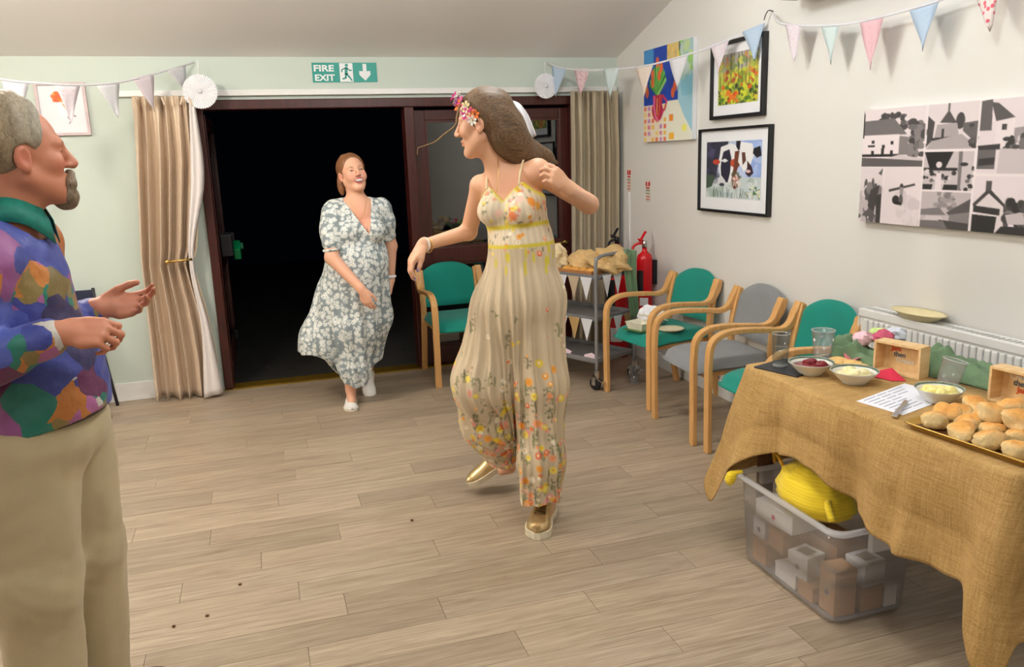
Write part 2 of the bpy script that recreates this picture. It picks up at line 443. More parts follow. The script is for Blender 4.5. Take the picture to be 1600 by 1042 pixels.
# ------------------------------------------------------------------ ceiling lamps (above the frame)
def lamp_builder(i, x, y, watts, drop, color):
    zc = RIDGE_Z-0.30*abs(y-RIDGE_Y)
    spots = ['above the dancing woman', 'between the doors and the man', 'above the left of the man', 'above the food table side of the hall', 'behind the camera on the far side']
    o = thing('ceiling_lamp', 'round white pendant ceiling lamp '+spots[i], 'lamp', (x, y, zc-drop), 0, 'pendant lamps of the hall')
    MB().tube([(0, 0, 0.13), (0, 0, drop+.02)], 0.008).build('rod', M['white_gloss'], o, True)
    MB().lathe([(0.05, 0.115), (0.055, 0.14), (0.02, 0.165), (0.0, 0.165)], n=24).build('cap', M['white_gloss'], o, True)
    e = NT('lamp opal glass'); em = e.n('ShaderNodeEmission', {'Color': color, 'Strength': watts/(math.pi*4*math.pi*LAMP_R**2)}); e.t.links.new(em.outputs[0], e.out.inputs[0])
    MB().lathe([(LAMP_R*math.sin(a), -LAMP_R*math.cos(a)) for a in np.linspace(0, math.pi, 13)], n=24).build('opal_globe', e.m, o, True)
for i, ((lx, ly), wt, dp, lc_) in enumerate(LAMPS): lamp_builder(i, lx, ly, wt, dp, lc_)
# ================================================================== flat prints: a small painter on a fine vertex grid
class Paint:
    """u runs left to right, v top to bottom, both 0..1"""
    def __init__(s, nx, ny, bg, seed=1):
        s.nx, s.ny = nx, ny; SS = 3                                    # painted three times finer, averaged down
        s.U, s.V = np.meshgrid((np.arange(nx*SS)+.5)/(nx*SS), (np.arange(ny*SS)+.5)/(ny*SS), indexing='ij')
        s.c = np.zeros((nx*SS, ny*SS, 3)); s.c[:] = srgb(*bg); s.r = np.random.RandomState(seed)
    def _put(s, m, col, a=1.0):
        col = np.array(srgb(*col)); s.c[m] = s.c[m]*(1-a)+col*a
    def poly(s, pts, col, a=1.0):
        m = np.zeros(s.U.shape, bool); n = len(pts)
        for i in range(n):
            (x0, y0), (x1, y1) = pts[i], pts[(i+1) % n]
            cr = ((y0 > s.V) != (y1 > s.V))
            with np.errstate(divide='ignore', invalid='ignore'):
                m ^= cr & (s.U < (x1-x0)*(s.V-y0)/((y1-y0) if y1 != y0 else 1e-9)+x0)
        s._put(m, col, a); return s
    def rect(s, x0, y0, x1, y1, col, a=1.0):
        s._put((s.U >= x0) & (s.U <= x1) & (s.V >= y0) & (s.V <= y1), col, a); return s
    def ell(s, cx, cy, rx, ry, col, a=1.0, ang=0.0):
        dx, dy = s.U-cx, s.V-cy; c, q = math.cos(ang), math.sin(ang)
        s._put(((dx*c+dy*q)/rx)**2+((dy*c-dx*q)/ry)**2 < 1, col, a); return s
    def line(s, pts, w, col, a=1.0, asp=1.0):
        for (x0, y0), (x1, y1) in zip(pts[:-1], pts[1:]):
            dx, dy = x1-x0, (y1-y0)*asp; L = dx*dx+dy*dy+1e-9
            t = np.clip(((s.U-x0)*dx+(s.V-y0)*asp*dy)/L, 0, 1)
            s._put(np.hypot(s.U-x0-t*dx, (s.V-y0)*asp-t*dy) < w, col, a)
        return s
    def blobs(s, n, box, rx, ry, cols, a=0.9):
        for _ in range(n):
            s.ell(s.r.uniform(box[0], box[2]), s.r.uniform(box[1], box[3]), rx*s.r.uniform(.4, 1.3), ry*s.r.uniform(.4, 1.3), cols[s.r.randint(len(cols))], a, s.r.uniform(0, 3))
        return s
    def build(s, name, P00, P10, P01, parent, rough=0.55):
        """corner points: top-left, top-right, bottom-left (world)"""
        P00, P10, P01 = map(np.array, (P00, P10, P01))
        U_, V_ = np.meshgrid(np.linspace(0, 1, s.nx), np.linspace(0, 1, s.ny), indexing='ij'); cc = s.c.reshape(s.nx, 3, s.ny, 3, 3).mean((1, 3))
        V = P00+U_[..., None]*(P10-P00)+V_[..., None]*(P01-P00)-np.array(parent.location)
        i = np.arange((s.nx-1)*(s.ny-1)); a = (i//(s.ny-1))*s.ny+i % (s.ny-1)
        Fq = np.stack([a, a+1, a+s.ny+1, a+s.ny], 1)
        me = raw_mesh(name, V.reshape(-1, 3), Fq); set_col(me, cc.reshape(-1, 3))
        if 'print' not in M: M['print'] = vcol('printed picture', 0.5)
        return link(name, me, M['print'], parent)

def wall_rect(y0, y1, z0, z1, x0, x1): return MB().box((x0, y1, z0), (x1, y0, z1))

# vase canvas ------------------------------------------------------
p = Paint(110, 100, (238, 238, 226), 3)
p.rect(0, 0, .72, .60, (28, 70, 178)); p.rect(0, 0, .22, .20, (60, 138, 205)); p.rect(.50, 0, .73, .16, (228, 200, 128)); p.rect(.73, 0, .76, .20, (60, 90, 90)); p.rect(.76, 0, 1, .42, (170, 205, 205))
p.poly([(.0, .04), (.18, .0), (.22, .2), (.0, .22)], (70, 150, 215)); p.blobs(14, (.78, 0, 1, .4), .06, .06, [(150, 205, 80), (205, 225, 150), (200, 215, 215), (130, 190, 190)], .8)
p.blobs(9, (.5, 0, .73, .15), .04, .03, [(240, 215, 120), (205, 175, 120), (235, 190, 90)], .8)
p.poly([(.72, .42), (1, .34), (1, .92), (.72, .62)], (160, 205, 222)); p.poly([(.76, .40), (1, .34), (1, .55), (.80, .55)], (120, 190, 215), .7)
p.poly([(0, .60), (.50, .60), (.30, 1), (0, 1)], (240, 225, 205)); p.poly([(.50, .58), (.72, .58), (.96, .92), (.96, 1), (.3, 1)], (236, 236, 218))
for i in range(6):
    for j in range(6):
        if (i+j) % 7 != 6: p.rect(.01+.085*i, .61+.068*j, .065+.085*i, .655+.068*j, [(240, 120, 50), (245, 190, 60), (225, 110, 150), (245, 215, 110), (235, 90, 50), (200, 130, 190)][(i*5+j*3) % 6], .9)
p.rect(.55, .72, .63, .79, (245, 150, 50)); p.rect(.55, .91, .65, .98, (245, 185, 60)); p.ell(.85, .87, .05, .04, (240, 240, 120))
for k in range(16):
    a = -2.9+k*.17; p.line([(.31, .50), (.31+.17*math.cos(a), .44+.24*math.sin(a))], .018, [(60, 160, 60), (110, 195, 80), (30, 120, 60), (150, 215, 110)][k % 4], 1, .9)
for q in [(.30, .16), (.38, .22), (.20, .28), (.08, .46), (.05, .40), (.62, .50), (.66, .44), (.34, .30), (.20, .36)]: p.ell(q[0], q[1], .035, .055, [(240, 110, 60), (245, 150, 80)][int(q[0]*100) % 2])
p.poly([(.20, .50), (.42, .50), (.40, .60), (.44, .68), (.38, .76), (.30, .79), (.22, .74), (.18, .66), (.22, .58)], (190, 40, 84)); p.line([(.24, .52), (.23, .62), (.26, .72), (.31, .77)], .014, (240, 120, 170)); p.line([(.36, .52), (.35, .66), (.31, .74)], .012, (225, 95, 60)); p.line([(.42, .52), (.50, .58), (.46, .66), (.41, .68)], .014, (205, 60, 100)); p.line([(.30, .54), (.29, .70)], .010, (240, 170, 90))
vs = thing('canvas_painting', 'bright canvas of a pink vase of flowers on a checked cloth', 'painting', (RIGHT, 5.11, 1.96))
wall_rect(5.45, 4.765, 1.648, 2.28, RIGHT-0.035, RIGHT-0.001).build('canvas', M['print_white'], vs, world=True, bevel=0.003)
p.build('painted_face', (RIGHT-0.0365, 5.45, 2.28), (RIGHT-0.0365, 4.765, 2.28), (RIGHT-0.0365, 5.45, 1.648), vs)

def framed(name, label, y0, y1, z0, z1, paint, inner, fw=0.022):
    o = thing(name, label, 'picture', (RIGHT, (y0+y1)/2, (z0+z1)/2))
    for n_, (a, b, c, d) in {'l': (y0, y0-fw, z0, z1), 'r': (y1+fw, y1, z0, z1), 't': (y0-fw, y1+fw, z1-fw, z1), 'b': (y0-fw, y1+fw, z0, z0+fw)}.items():
        wall_rect(a, b, c, d, RIGHT-0.032, RIGHT-0.001).build('frame_bar', M['frame_black'], o, world=True, bevel=0.002)
    wall_rect(y0-fw, y1+fw, z0+fw, z1-fw, RIGHT-0.016, RIGHT-0.004).build('mount', M['print_white'], o, world=True)
    a, b, c, d = inner
    X = RIGHT-0.0175
    paint.build('print', (X, a, d), (X, b, d), (X, a, c), o)
    return o
# forest print
p = Paint(90, 80, (178, 190, 70), 7)
p.rect(0, 0, 1, .35, (170, 168, 160)); p.blobs(60, (0, .15, 1, 1), .10, .10, [(200, 205, 50), (150, 175, 50), (225, 220, 70), (110, 140, 50), (215, 190, 60)], .7)
for k in range(11):
    x = .03+.095*k+p.r.uniform(-.02, .02); p.line([(x, 0), (x+p.r.uniform(-.03, .03), .72)], p.r.uniform(.006, .016), [(88, 80, 60), (120, 110, 80), (70, 70, 50)][k % 3], .85)
p.blobs(50, (0, .05, 1, .5), .05, .05, [(215, 215, 90), (160, 165, 110), (205, 120, 60), (190, 200, 60)], .6)
p.blobs(70, (0, .62, 1, 1), .05, .05, [(40, 60, 34), (80, 120, 40), (205, 215, 50), (30, 40, 40), (180, 200, 60)], .9); p.blobs(16, (.2, .75, .5, .95), .05, .05, [(215, 80, 30), (225, 120, 40)], .9); p.blobs(16, (.1, .35, .95, .8), .05, .04, [(170, 80, 45), (215, 95, 40)], .9)
framed('framed_print', 'black-framed print of a sunlit yellow forest above the cow picture', 4.565, 4.01, 1.757, 2.205, p, (4.49, 4.075, 1.84, 2.13))
# cow print
p = Paint(140, 120, (188, 200, 222), 9)
p.poly([(.62, 0), (1, 0), (1, .70), (.75, .70)], (150, 175, 230)); p.blobs(30, (.6, 0, 1, .6), .09, .07, [(160, 185, 235), (190, 205, 238), (140, 165, 222)], .6)
p.rect(0, .62, 1, 1, (196, 208, 210)); p.blobs(70, (0, .66, 1, 1), .06, .05, [(180, 196, 200), (205, 214, 214), (168, 186, 178), (214, 220, 222)], .8)
p.poly([(0, 0), (.42, 0), (.40, .12), (.28, .16), (.24, .34), (.20, .62), (.12, .76), (0, .80)], (52, 52, 70)); p.blobs(26, (0, 0, .26, .7), .07, .06, [(70, 70, 98), (40, 40, 52), (86, 86, 120)], .5); p.poly([(0, .58), (.18, .6), (.12, .80), (0, .84)], (70, 88, 74))
p.poly([(.28, .10), (.46, .04), (.62, .10), (.60, .40), (.50, .70), (.30, .72), (.24, .40)], (236, 236, 240))
p.poly([(.33, .18), (.44, .14), (.48, .30), (.46, .56), (.42, .72), (.36, .72), (.30, .66), (.28, .46), (.30, .30)], (44, 42, 62)); p.poly([(.22, .66), (.30, .60), (.38, .70), (.36, .78), (.27, .77)], (214, 214, 218)); p.ell(.31, .76, .05, .03, (60, 60, 74)); p.poly([(.28, .34), (.36, .30), (.42, .34), (.36, .37)], (230, 230, 234))
p.ell(.20, .36, .07, .045, (190, 72, 46)); p.ell(.52, .38, .06, .07, (186, 80, 46)); p.poly([(.54, .18), (.70, .16), (.72, .30), (.60, .46), (.56, .60), (.62, .78), (.54, .84), (.48, .72), (.52, .46)], (116, 62, 46)); p.blobs(18, (.50, .55, .66, .84), .04, .03, [(226, 214, 206), (84, 90, 60), (190, 90, 80)], .8)
p.poly([(.56, 0), (.64, 0), (.66, .12), (.60, .17), (.56, .10)], (36, 36, 44)); p.poly([(.64, .02), (.84, .06), (.88, .22), (.80, .46), (.70, .52), (.60, .36), (.62, .20)], (238, 238, 240)); p.poly([(.86, .14), (.97, .10), (1, .26), (.92, .30), (.85, .22)], (34, 34, 40)); p.poly([(.76, .34), (.84, .44), (.87, .55), (.80, .62), (.73, .56), (.76, .46)], (60, 40, 48)); p.ell(.78, .52, .04, .025, (226, 190, 190)); p.poly([(.66, .20), (.72, .2), (.74, .34), (.68, .42)], (98, 60, 50))
for k in range(26): x = p.r.uniform(.02, .98); p.line([(x, .98), (x+p.r.uniform(-.03, .03), p.r.uniform(.80, .9))], .006, [(110, 130, 110), (90, 112, 96), (150, 166, 160)][k % 3])
p.blobs(18, (.75, .74, .98, .94), .018, .016, [(70, 110, 60), (50, 80, 60), (230, 225, 160)], 1)
framed('framed_print', 'large black-framed print of three cows\' heads on the side wall', 4.694, 3.932, 1.195, 1.707, p, (4.61, 4.02, 1.285, 1.625), 0.016)
# photo collage canvas
p = Paint(260, 176, (228, 222, 224), 12)
G = lambda q: (q, int(q*.95), int(q*.96))
def photo(x0, y0, x1, y1, bg):
    p.rect(x0, y0, x1, y1, G(bg)); return lambda u, v: (x0+(x1-x0)*u, y0+(y1-y0)*v)
def PP(f, pts, g): p.poly([f(*q) for q in pts], G(g))
def PE(f, u, v, ru, rv, g): a = f(u-ru, v-rv); b = f(u+ru, v+rv); p.ell((a[0]+b[0])/2, (a[1]+b[1])/2, (b[0]-a[0])/2, (b[1]-a[1])/2, G(g))
def PB(f, n, u0, v0, u1, v1, r_, gs):
    for _ in range(n): PE(f, p.r.uniform(u0, u1), p.r.uniform(v0, v1), r_*p.r.uniform(.5, 1.2), r_*p.r.uniform(.5, 1.2), gs[p.r.randint(len(gs))])
f = photo(0, .0, .40, .50, 226)
PB(f, 26, .3, .12, .68, .45, .06, [70, 96, 60]); PB(f, 34, .78, .25, 1, .8, .07, [70, 110, 60, 130]); PP(f, [(.0, .20), (.52, .18), (.74, .46), (.02, .46)], 112); PP(f, [(.0, .45), (.62, .45), (.62, .80), (0, .80)], 232); PP(f, [(.62, .48), (.76, .50), (.76, .80), (.62, .80)], 128); PP(f, [(0, .78), (.62, .78), (.62, .83), (0, .83)], 40)
for u, v in [(.16, .54), (.16, .72), (.34, .62), (.48, .56), (.48, .72)]: PP(f, [(u, v), (u+.05, v), (u+.05, v+.06), (u, v+.06)], 40)
PP(f, [(.10, .62), (.22, .62), (.22, .66), (.10, .66)], 60); PP(f, [(.33, .68), (.38, .68), (.38, .80), (.33, .80)], 34); PP(f, [(0, .84), (1, .88), (1, 1), (0, 1)], 92); PP(f, [(.62, .8), (1, .86), (1, .9), (.4, .86)], 206); PP(f, [(0, .0), (.03, .1), (.03, .5), (0, .5)], 50)
f = photo(0, .51, .155, 1, 220); PB(f, 60, 0, .3, 1, 1, .12, [60, 130, 190, 90, 215]); PP(f, [(.5, .4), (.9, .3), (.7, .8), (.4, .7)], 66); PP(f, [(.75, .5), (1, .46), (1, 1), (.8, 1)], 60); PP(f, [(.8, .1), (1, 0), (.95, .14)], 90)
f = photo(.165, .51, .40, 1, 226); PB(f, 20, .4, .5, 1, 1, .12, [214, 206, 220]); PP(f, [(.15, .38), (.85, .26), (.86, .30), (.16, .43)], 70); PE(f, .5, .32, .05, .05, 60); PP(f, [(.45, .34), (.56, .34), (.54, .5), (.47, .5)], 150); PE(f, .36, .56, .10, .08, 44); PE(f, .50, .56, .06, .10, 90); PE(f, .44, .62, .08, .03, 30)
f = photo(.415, .0, .69, .36, 220); PP(f, [(0, .25), (.15, .4), (.12, .8), (0, .95)], 70); PP(f, [(.25, .42), (.42, .15), (.6, .45)], 76); PE(f, .66, .40, .09, .18, 66); PP(f, [(.2, .46), (.6, .44), (.66, .78), (.15, .78)], 168); PP(f, [(.72, .45), (1, .42), (1, .9), (.72, .62)], 96); PP(f, [(.1, .75), (.62, .72), (.55, .82), (.12, .82)], 40); PP(f, [(.1, .82), (.7, .68), (.95, .9), (1, 1), (0, 1)], 170); PP(f, [(.3, .55), (.35, .55), (.35, .76), (.3, .76)], 50); PP(f, [(.4, .0), (.44, .0), (.44, .2), (.4, .2)], 90); PB(f, 10, .85, .5, 1, 1, .06, [60, 90])
f = photo(.41, .38, .685, .685, 196); PP(f, [(0, 0), (.6, 0), (.46, .42), (.12, .42)], 28); PP(f, [(0, .42), (.7, .42), (.7, .5), (0, .5)], 36); PE(f, .32, .34, .06, .08, 220); PB(f, 24, 0, .5, .7, .85, .05, [60, 120, 214, 40]); PP(f, [(.28, .55), (.38, .55), (.4, 1), (.26, 1)], 225); PP(f, [(0, .85), (.22, .85), (.2, 1), (0, 1)], 40); PP(f, [(.45, .85), (.75, .85), (.8, 1), (.42, 1)], 40); PP(f, [(.7, 0), (.78, 0), (.78, 1), (.72, 1)], 120); PE(f, .82, .33, .08, .05, 40); PB(f, 10, .88, .4, 1, 1, .05, [50, 110])
f = photo(.405, .70, .685, 1, 186); PB(f, 26, .35, .0, .7, .5, .07, [140, 120, 156]); PP(f, [(0, .5), (.4, .42), (.55, .62), (0, .66)], 120); PP(f, [(.55, .55), (1, .15), (1, .5), (.6, .62)], 84); PP(f, [(.62, .6), (1, .5), (1, .8), (.6, .8)], 128); PP(f, [(.15, .66), (.45, .66), (.5, .76), (.1, .78)], 205); PP(f, [(.4, .75), (1, .8), (1, 1), (.5, 1)], 70); PP(f, [(0, .8), (.5, .78), (.6, 1), (0, 1)], 110)
f = photo(.70, .0, 1, .55, 222); PP(f, [(0, .02), (.18, 0), (.2, .42), (0, .42)], 92); PP(f, [(.16, .04), (.28, .06), (.56, .26), (.26, .30)], 80); PP(f, [(.28, .3), (.56, .26), (.58, .62), (.26, .64)], 228); PP(f, [(.56, .4), (1, .36), (1, .56), (.56, .60)], 150); PB(f, 26, .4, .5, 1, .7, .06, [70, 110, 200, 50]); PP(f, [(0, .62), (.36, .6), (.36, .68), (0, .68)], 50); PP(f, [(0, .68), (.3, .68), (.3, .94), (0, .94)], 100); PP(f, [(.02, .8), (.3, .78), (.28, .88), (.02, .9)], 46); PP(f, [(.36, .66), (1, .7), (1, 1), (.34, 1)], 196); PP(f, [(.36, .34), (.44, .34), (.44, .42), (.36, .42)], 60)
f = photo(.695, .57, 1, 1, 222); PP(f, [(0, .5), (.26, .2), (.55, .5), (.55, .56), (.26, .3), (.03, .56)], 60); PP(f, [(.08, .52), (.26, .3), (.5, .54), (.5, .95), (.05, .95)], 216); PP(f, [(.02, .52), (.46, .56), (.46, .68), (.02, .64)], 44); PP(f, [(.0, .68), (.42, .7), (.4, 1), (0, 1)], 38); PP(f, [(.2, .08), (.3, .08), (.3, .26), (.2, .26)], 80); PB(f, 34, .55, .4, 1, .85, .09, [40, 76, 60, 120]); PP(f, [(.55, .66), (.8, .6), (.9, .8), (.6, .82)], 190); PP(f, [(.5, .86), (1, .84), (1, 1), (.4, 1)], 44)
for a in ((.402, 0, .41, 1), (.69, 0, .697, 1), (0, .502, .405, .51), (.405, .362, .69, .375), (.405, .688, .69, .70), (.695, .555, 1, .57), (.155, .51, .163, 1)): p.rect(*a, G(232))
cv = thing('photo_canvas', 'long canvas of old black-and-white village photographs above the radiator', 'picture', (RIGHT, 2.73, 1.47))
wall_rect(3.19, 2.27, 1.222, 1.732, RIGHT-0.038, RIGHT-0.001).build('canvas', M['print_white'], cv, world=True, bevel=0.003)
p.build('photograph_print', (RIGHT-0.0395, 3.19, 1.732), (RIGHT-0.0395, 2.27, 1.732), (RIGHT-0.0395, 3.19, 1.222), cv)
# hen print on the back wall
p = Paint(60, 66, (232, 230, 236), 4)
for q in [(.33, .22), (.40, .16), (.46, .24), (.52, .30), (.42, .30), (.36, .28)]: p.ell(q[0], q[1], .07, .05, (236, 110, 40))
p.blobs(12, (.3, .14, .55, .34), .03, .03, [(244, 160, 70), (226, 80, 40)]); p.poly([(.50, .36), (.62, .46), (.74, .62), (.66, .60), (.54, .48)], (244, 176, 120)); p.line([(.55, .62), (.66, .76)], .010, (60, 60, 66)); p.line([(.62, .62), (.78, .66)], .012, (50, 50, 56)); p.line([(.66, .76), (.60, .82)], .008, (60, 60, 66)); p.poly([(.40, .40), (.55, .46), (.60, .66), (.46, .70), (.38, .56)], (246, 244, 246))
hp = thing('framed_print', 'pale-framed print of an orange-crested bird behind the bunting', 'picture', (-1.12, BACK, 1.97))
for a in ((-1.27, -1.252, 1.81, 2.14), (-0.993, -0.975, 1.81, 2.14), (-1.252, -0.993, 2.122, 2.14), (-1.252, -0.993, 1.81, 1.828)):
    MB().box((a[0], BACK-0.028, a[2]), (a[1], BACK-0.001, a[3])).build('frame_bar', plain('pale pink wood', srgb(206, 188, 190), 0.5), hp, world=True, bevel=0.002)
MB().box((-1.252, BACK-0.016, 1.828), (-0.993, BACK-0.006, 2.122)).build('mount', M['print_white'], hp, world=True)
p.build('print', (-1.245, BACK-0.0172, 2.115), (-1.0, BACK-0.0172, 2.115), (-1.245, BACK-0.0172, 1.835), hp)

# ------------------------------------------------------------------ lettering
def text_mesh(body, size, bold=0.0, extrude=0.0006):
    cu = bpy.data.curves.new('lettering', 'FONT'); cu.body = body; cu.size = size; cu.extrude = extrude; cu.offset = bold; cu.resolution_u = 3
    o = bpy.data.objects.new('tmp', cu); C.objects.link(o)
    me = bpy.data.meshes.new_from_object(o.evaluated_get(bpy.context.evaluated_depsgraph_get()))
    bpy.data.objects.remove(o); bpy.data.curves.remove(cu)
    return me
def lettering(body, size, origin, right, up, mat, parent, bold=0.0, squeeze=1.0, width=None):
    me = text_mesh(body, size, bold); n = len(me.vertices); co = np.empty(n*3, np.float32); me.vertices.foreach_get('co', co); co = co.reshape(-1, 3)
    if width: squeeze = width/(co[:, 0].max()-co[:, 0].min())
    r_, u_ = np.array(right, float), np.array(up, float); nn = np.cross(r_, u_)
    co2 = np.array(origin)+(co[:, :1]-co[:, 0].min())*squeeze*r_+co[:, 1:2]*u_+co[:, 2:3]*nn-np.array(parent.location)
    me.vertices.foreach_set('co', co2.astype(np.float32).ravel()); me.materials.clear(); me.materials.append(mat); me.update()
    return link('lettering', me, mat, parent)

sg = thing('fire_exit_sign', 'green and white FIRE EXIT sign with running figure above the doors', 'sign', (0.686, BACK, 2.195))
grn = plain('sign green', srgb(0, 150, 136), 0.4, var=0.02); sgw = plain('sign white', srgb(236, 240, 242), 0.5, var=0.01)
SX0, SX1, SZ0, SZ1, SY = 0.462, 0.910, 2.130, 2.262, BACK-0.004
MB().box((SX0, BACK-0.004, SZ0), (SX1, BACK-0.0005, SZ1)).build('sign_plate', grn, sg, world=True)
lettering('FIRE', 0.058, (0.474, SY-0.001, 2.205), (1, 0, 0), (0, 0, 1), sgw, sg, 0.0018, width=0.138)
lettering('EXIT', 0.058, (0.478, SY-0.001, 2.142), (1, 0, 0), (0, 0, 1), sgw, sg, 0.0018, width=0.136)
MB().box((0.650, SY-0.0012, SZ0+0.003), (0.742, SY-0.0002, SZ1-0.003)).build('white_panel', sgw, sg, world=True)
rm = MB(); Yr = SY-0.0018
def limb(a, b, w): 
    a = np.array((a[0], a[1])); b = np.array((b[0], b[1])); d = b-a; d /= np.linalg.norm(d); n = np.array((-d[1], d[0]))*w
    rm.prism([tuple(a+n-d*w*.5), tuple(a-n-d*w*.5), tuple(b-n+d*w*.5), tuple(b+n+d*w*.5)], Yr, Yr+0.0008, 'y')
rm.prism([(0.700+.011*math.cos(k*.5236), 2.244+.011*math.sin(k*.5236)) for k in range(12)], Yr, Yr+0.0008, 'y')
limb((.697, 2.226), (.694, 2.186), .010); limb((.694, 2.226), (.668, 2.216), .004); limb((.668, 2.216), (.664, 2.200), .004); limb((.702, 2.226), (.722, 2.208), .004); limb((.722, 2.208), (.734, 2.212), .004)
limb((.692, 2.186), (.690, 2.160), .006); limb((.690, 2.160), (.668, 2.152), .005); limb((.698, 2.186), (.714, 2.166), .006); limb((.714, 2.166), (.732, 2.142), .005)
rm.build('running_figure', grn, sg, world=True)
MB().prism([(.812, 2.254), (.838, 2.254), (.838, 2.204), (.864, 2.206), (.864, 2.180), (.826, 2.140), (.786, 2.180), (.786, 2.206), (.812, 2.204)], SY-0.0018, SY-0.0004, 'y').build('arrow', sgw, sg, world=True)

redp = plain('red sign print', srgb(214, 44, 52), 0.5); palep = plain('pale sign print', srgb(222, 214, 202), 0.5); greenp = plain('grey green print', srgb(150, 170, 140), 0.5); pinkp = plain('pale red print', srgb(226, 140, 124), 0.5)
for nm, lab, (y0, y1, z0, z1) in (('a', 'small red and white extinguisher notice nearer the curtain', (5.80, 5.735, 1.285, 1.46)), ('b', 'small red and white extinguisher notice nearer the cow picture', (5.488, 5.412, 1.22, 1.377))):
    o = thing('extinguisher_notice', lab, 'sign', (RIGHT, (y0+y1)/2, z0), 0, 'extinguisher notices')
    wall_rect(y0, y1, z0, z1, RIGHT-0.003, RIGHT-0.0005).build('notice_plate', palep, o, world=True)
    h = z1-z0; X0 = RIGHT-0.0045
    wall_rect(y0-.003, y1+.003, z1-.28*h, z1-.015, X0, RIGHT-0.003).build('red_panel', redp, o, world=True)
    wall_rect(y0-.03, y1+.03, z1-.25*h, z1-.05*h, X0-0.001, X0).build('extinguisher_symbol', palep, o, world=True)
    for k, (mm, f0) in enumerate(((redp, .34), (greenp, .46), (greenp if nm == 'b' else pinkp, .60), (pinkp, .74), (pinkp, .87))):
        wall_rect(y0-.008, y1+.010, z1-(f0+.06)*h, z1-f0*h, X0, RIGHT-0.003).build('print_line', mm, o, world=True)

# ------------------------------------------------------------------ curtains
def curtain_mat(name, c, axis_noise=1.0):
    t = NT(name); v = t.coord((60, 60, 3)); nz = t.noise(v, 3, 3); w = t.noise(t.coord(), 300, 2)
    return t.bsdf(t.ramp(nz.outputs[0], [(0.3, tuple(q*.96 for q in c)), (0.7, c)]), 0.45, 0, w.outputs[0], 0.15, 0.002, Sheen_Weight=0.2)
M['curtain'] = curtain_mat('fawn curtain satin', srgb(224, 202, 176)); M['curtain2'] = curtain_mat('stone curtain satin', srgb(186, 172, 146)); M['lining'] = curtain_mat('white curtain lining', srgb(232, 224, 220))
def curtain(o, xl, xr, zt, yb, folds, amp, seed, mat, name='drape', nu=150, nv=40):
    """xl(v), xr(v): left and right edge along the drop; v 0 top .. 1 bottom"""
    rr = np.random.RandomState(seed); u = np.linspace(0, 1, nu); v = np.linspace(0, 1, nv)
    ph = rr.uniform(0, 6.28, 4); V = np.zeros((nu, nv, 3))
    warp = u+0.02*np.sin(2*np.pi*u*3+ph[0])
    for j, vv in enumerate(v):
        A = amp*(0.55+0.45*min(1, vv*4))*(1+0.25*np.sin(3*vv+ph[1]))
        fold = np.sin(2*np.pi*folds*warp+0.5*np.sin(2.2*vv+ph[2])*np.sin(5*u))+0.28*np.sin(2*np.pi*folds*2*warp+ph[3])
        pinch = 0.010*np.sin(2*np.pi*folds*3*u)*max(0, 1-vv*9)
        V[:, j, 0] = xl(vv)+(xr(vv)-xl(vv))*u+0.010*np.sin(2*np.pi*folds*warp+1.3)*min(1, vv*5)
        V[:, j, 1] = yb-A*fold+pinch
        V[:, j, 2] = zt*(1-vv)+0.012+0.006*np.sin(9*u+ph[1])*vv
    return MB().grid(V, nu, nv).build(name, mat, o, True, world=True, solid=0.003)
lc = thing('curtain', 'fawn curtain held by a brass tieback at the left of the open door', 'curtain', (-0.58, 5.86, 0), 0, 'curtains of the doors')
def xr_l(v): return float(np.interp(v, [0, .2, .5, .535, .57, .7, .87, 1], [-.325, -.330, -.42, -.455, -.445, -.40, -.37, -.375]))
def xl_l(v): return float(np.interp(v, [0, .06, .5, 1], [-.695, -.70, -.775, -.80]))
curtain(lc, xl_l, xr_l, 2.03, 5.86, 6.0, 0.050, 2, M['curtain'])
def strip_sheet(o, pts_l, pts_r, mat, name):
    L = spline(pts_l, 40); R_ = spline(pts_r, 40); V = np.zeros((8, 40, 3))
    for i, a in enumerate(np.linspace(0, 1, 8)): V[i] = L*(1-a)+R_*a; V[i, :, 1] -= 0.015*np.sin(np.pi*a)+0.008*np.sin(3.3*np.pi*a)
    return MB().grid(V, 8, 40).build(name, mat, o, True, world=True, solid=0.002)
strip_sheet(lc, [(-.350, 5.80, 2.0), (-.395, 5.79, 1.5), (-.465, 5.79, .98), (-.440, 5.79, .5), (-.475, 5.78, .012)], [(-.315, 5.83, 2.0), (-.312, 5.82, 1.5), (-.435, 5.81, .98), (-.385, 5.81, .5), (-.345, 5.80, .03)], M['lining'], 'lining')
for k in range(7): MB().obox((-.67+.055*k, 5.80, 2.0+0.006*(k % 2)), (.012, .02, .05), rot(.2, .3*((k % 3)-1), 0)).build('heading_hook', M['curtain'], lc, world=True, bevel=0.003)
tb = MB().tube([(-.60, 5.775, .972), (-.50, 5.765, .978), (-.445, 5.785, .98)], 0.008); tb.lathe([(0, -.018), (.013, -.010), (.016, 0), (.013, .010), (0, .018)], (-.60, 5.775, .972), 14)
tb.build('tieback', M['brass'], lc, True, world=True)
rc = thing('curtain', 'stone-coloured curtain hanging in the corner at the right of the doors', 'curtain', (2.54, 5.89, 0), 0, 'curtains of the doors')
curtain(rc, lambda v: 2.355-.03*v, lambda v: 2.735, 2.035, 5.885, 6.5, 0.032, 6, M['curtain2'])

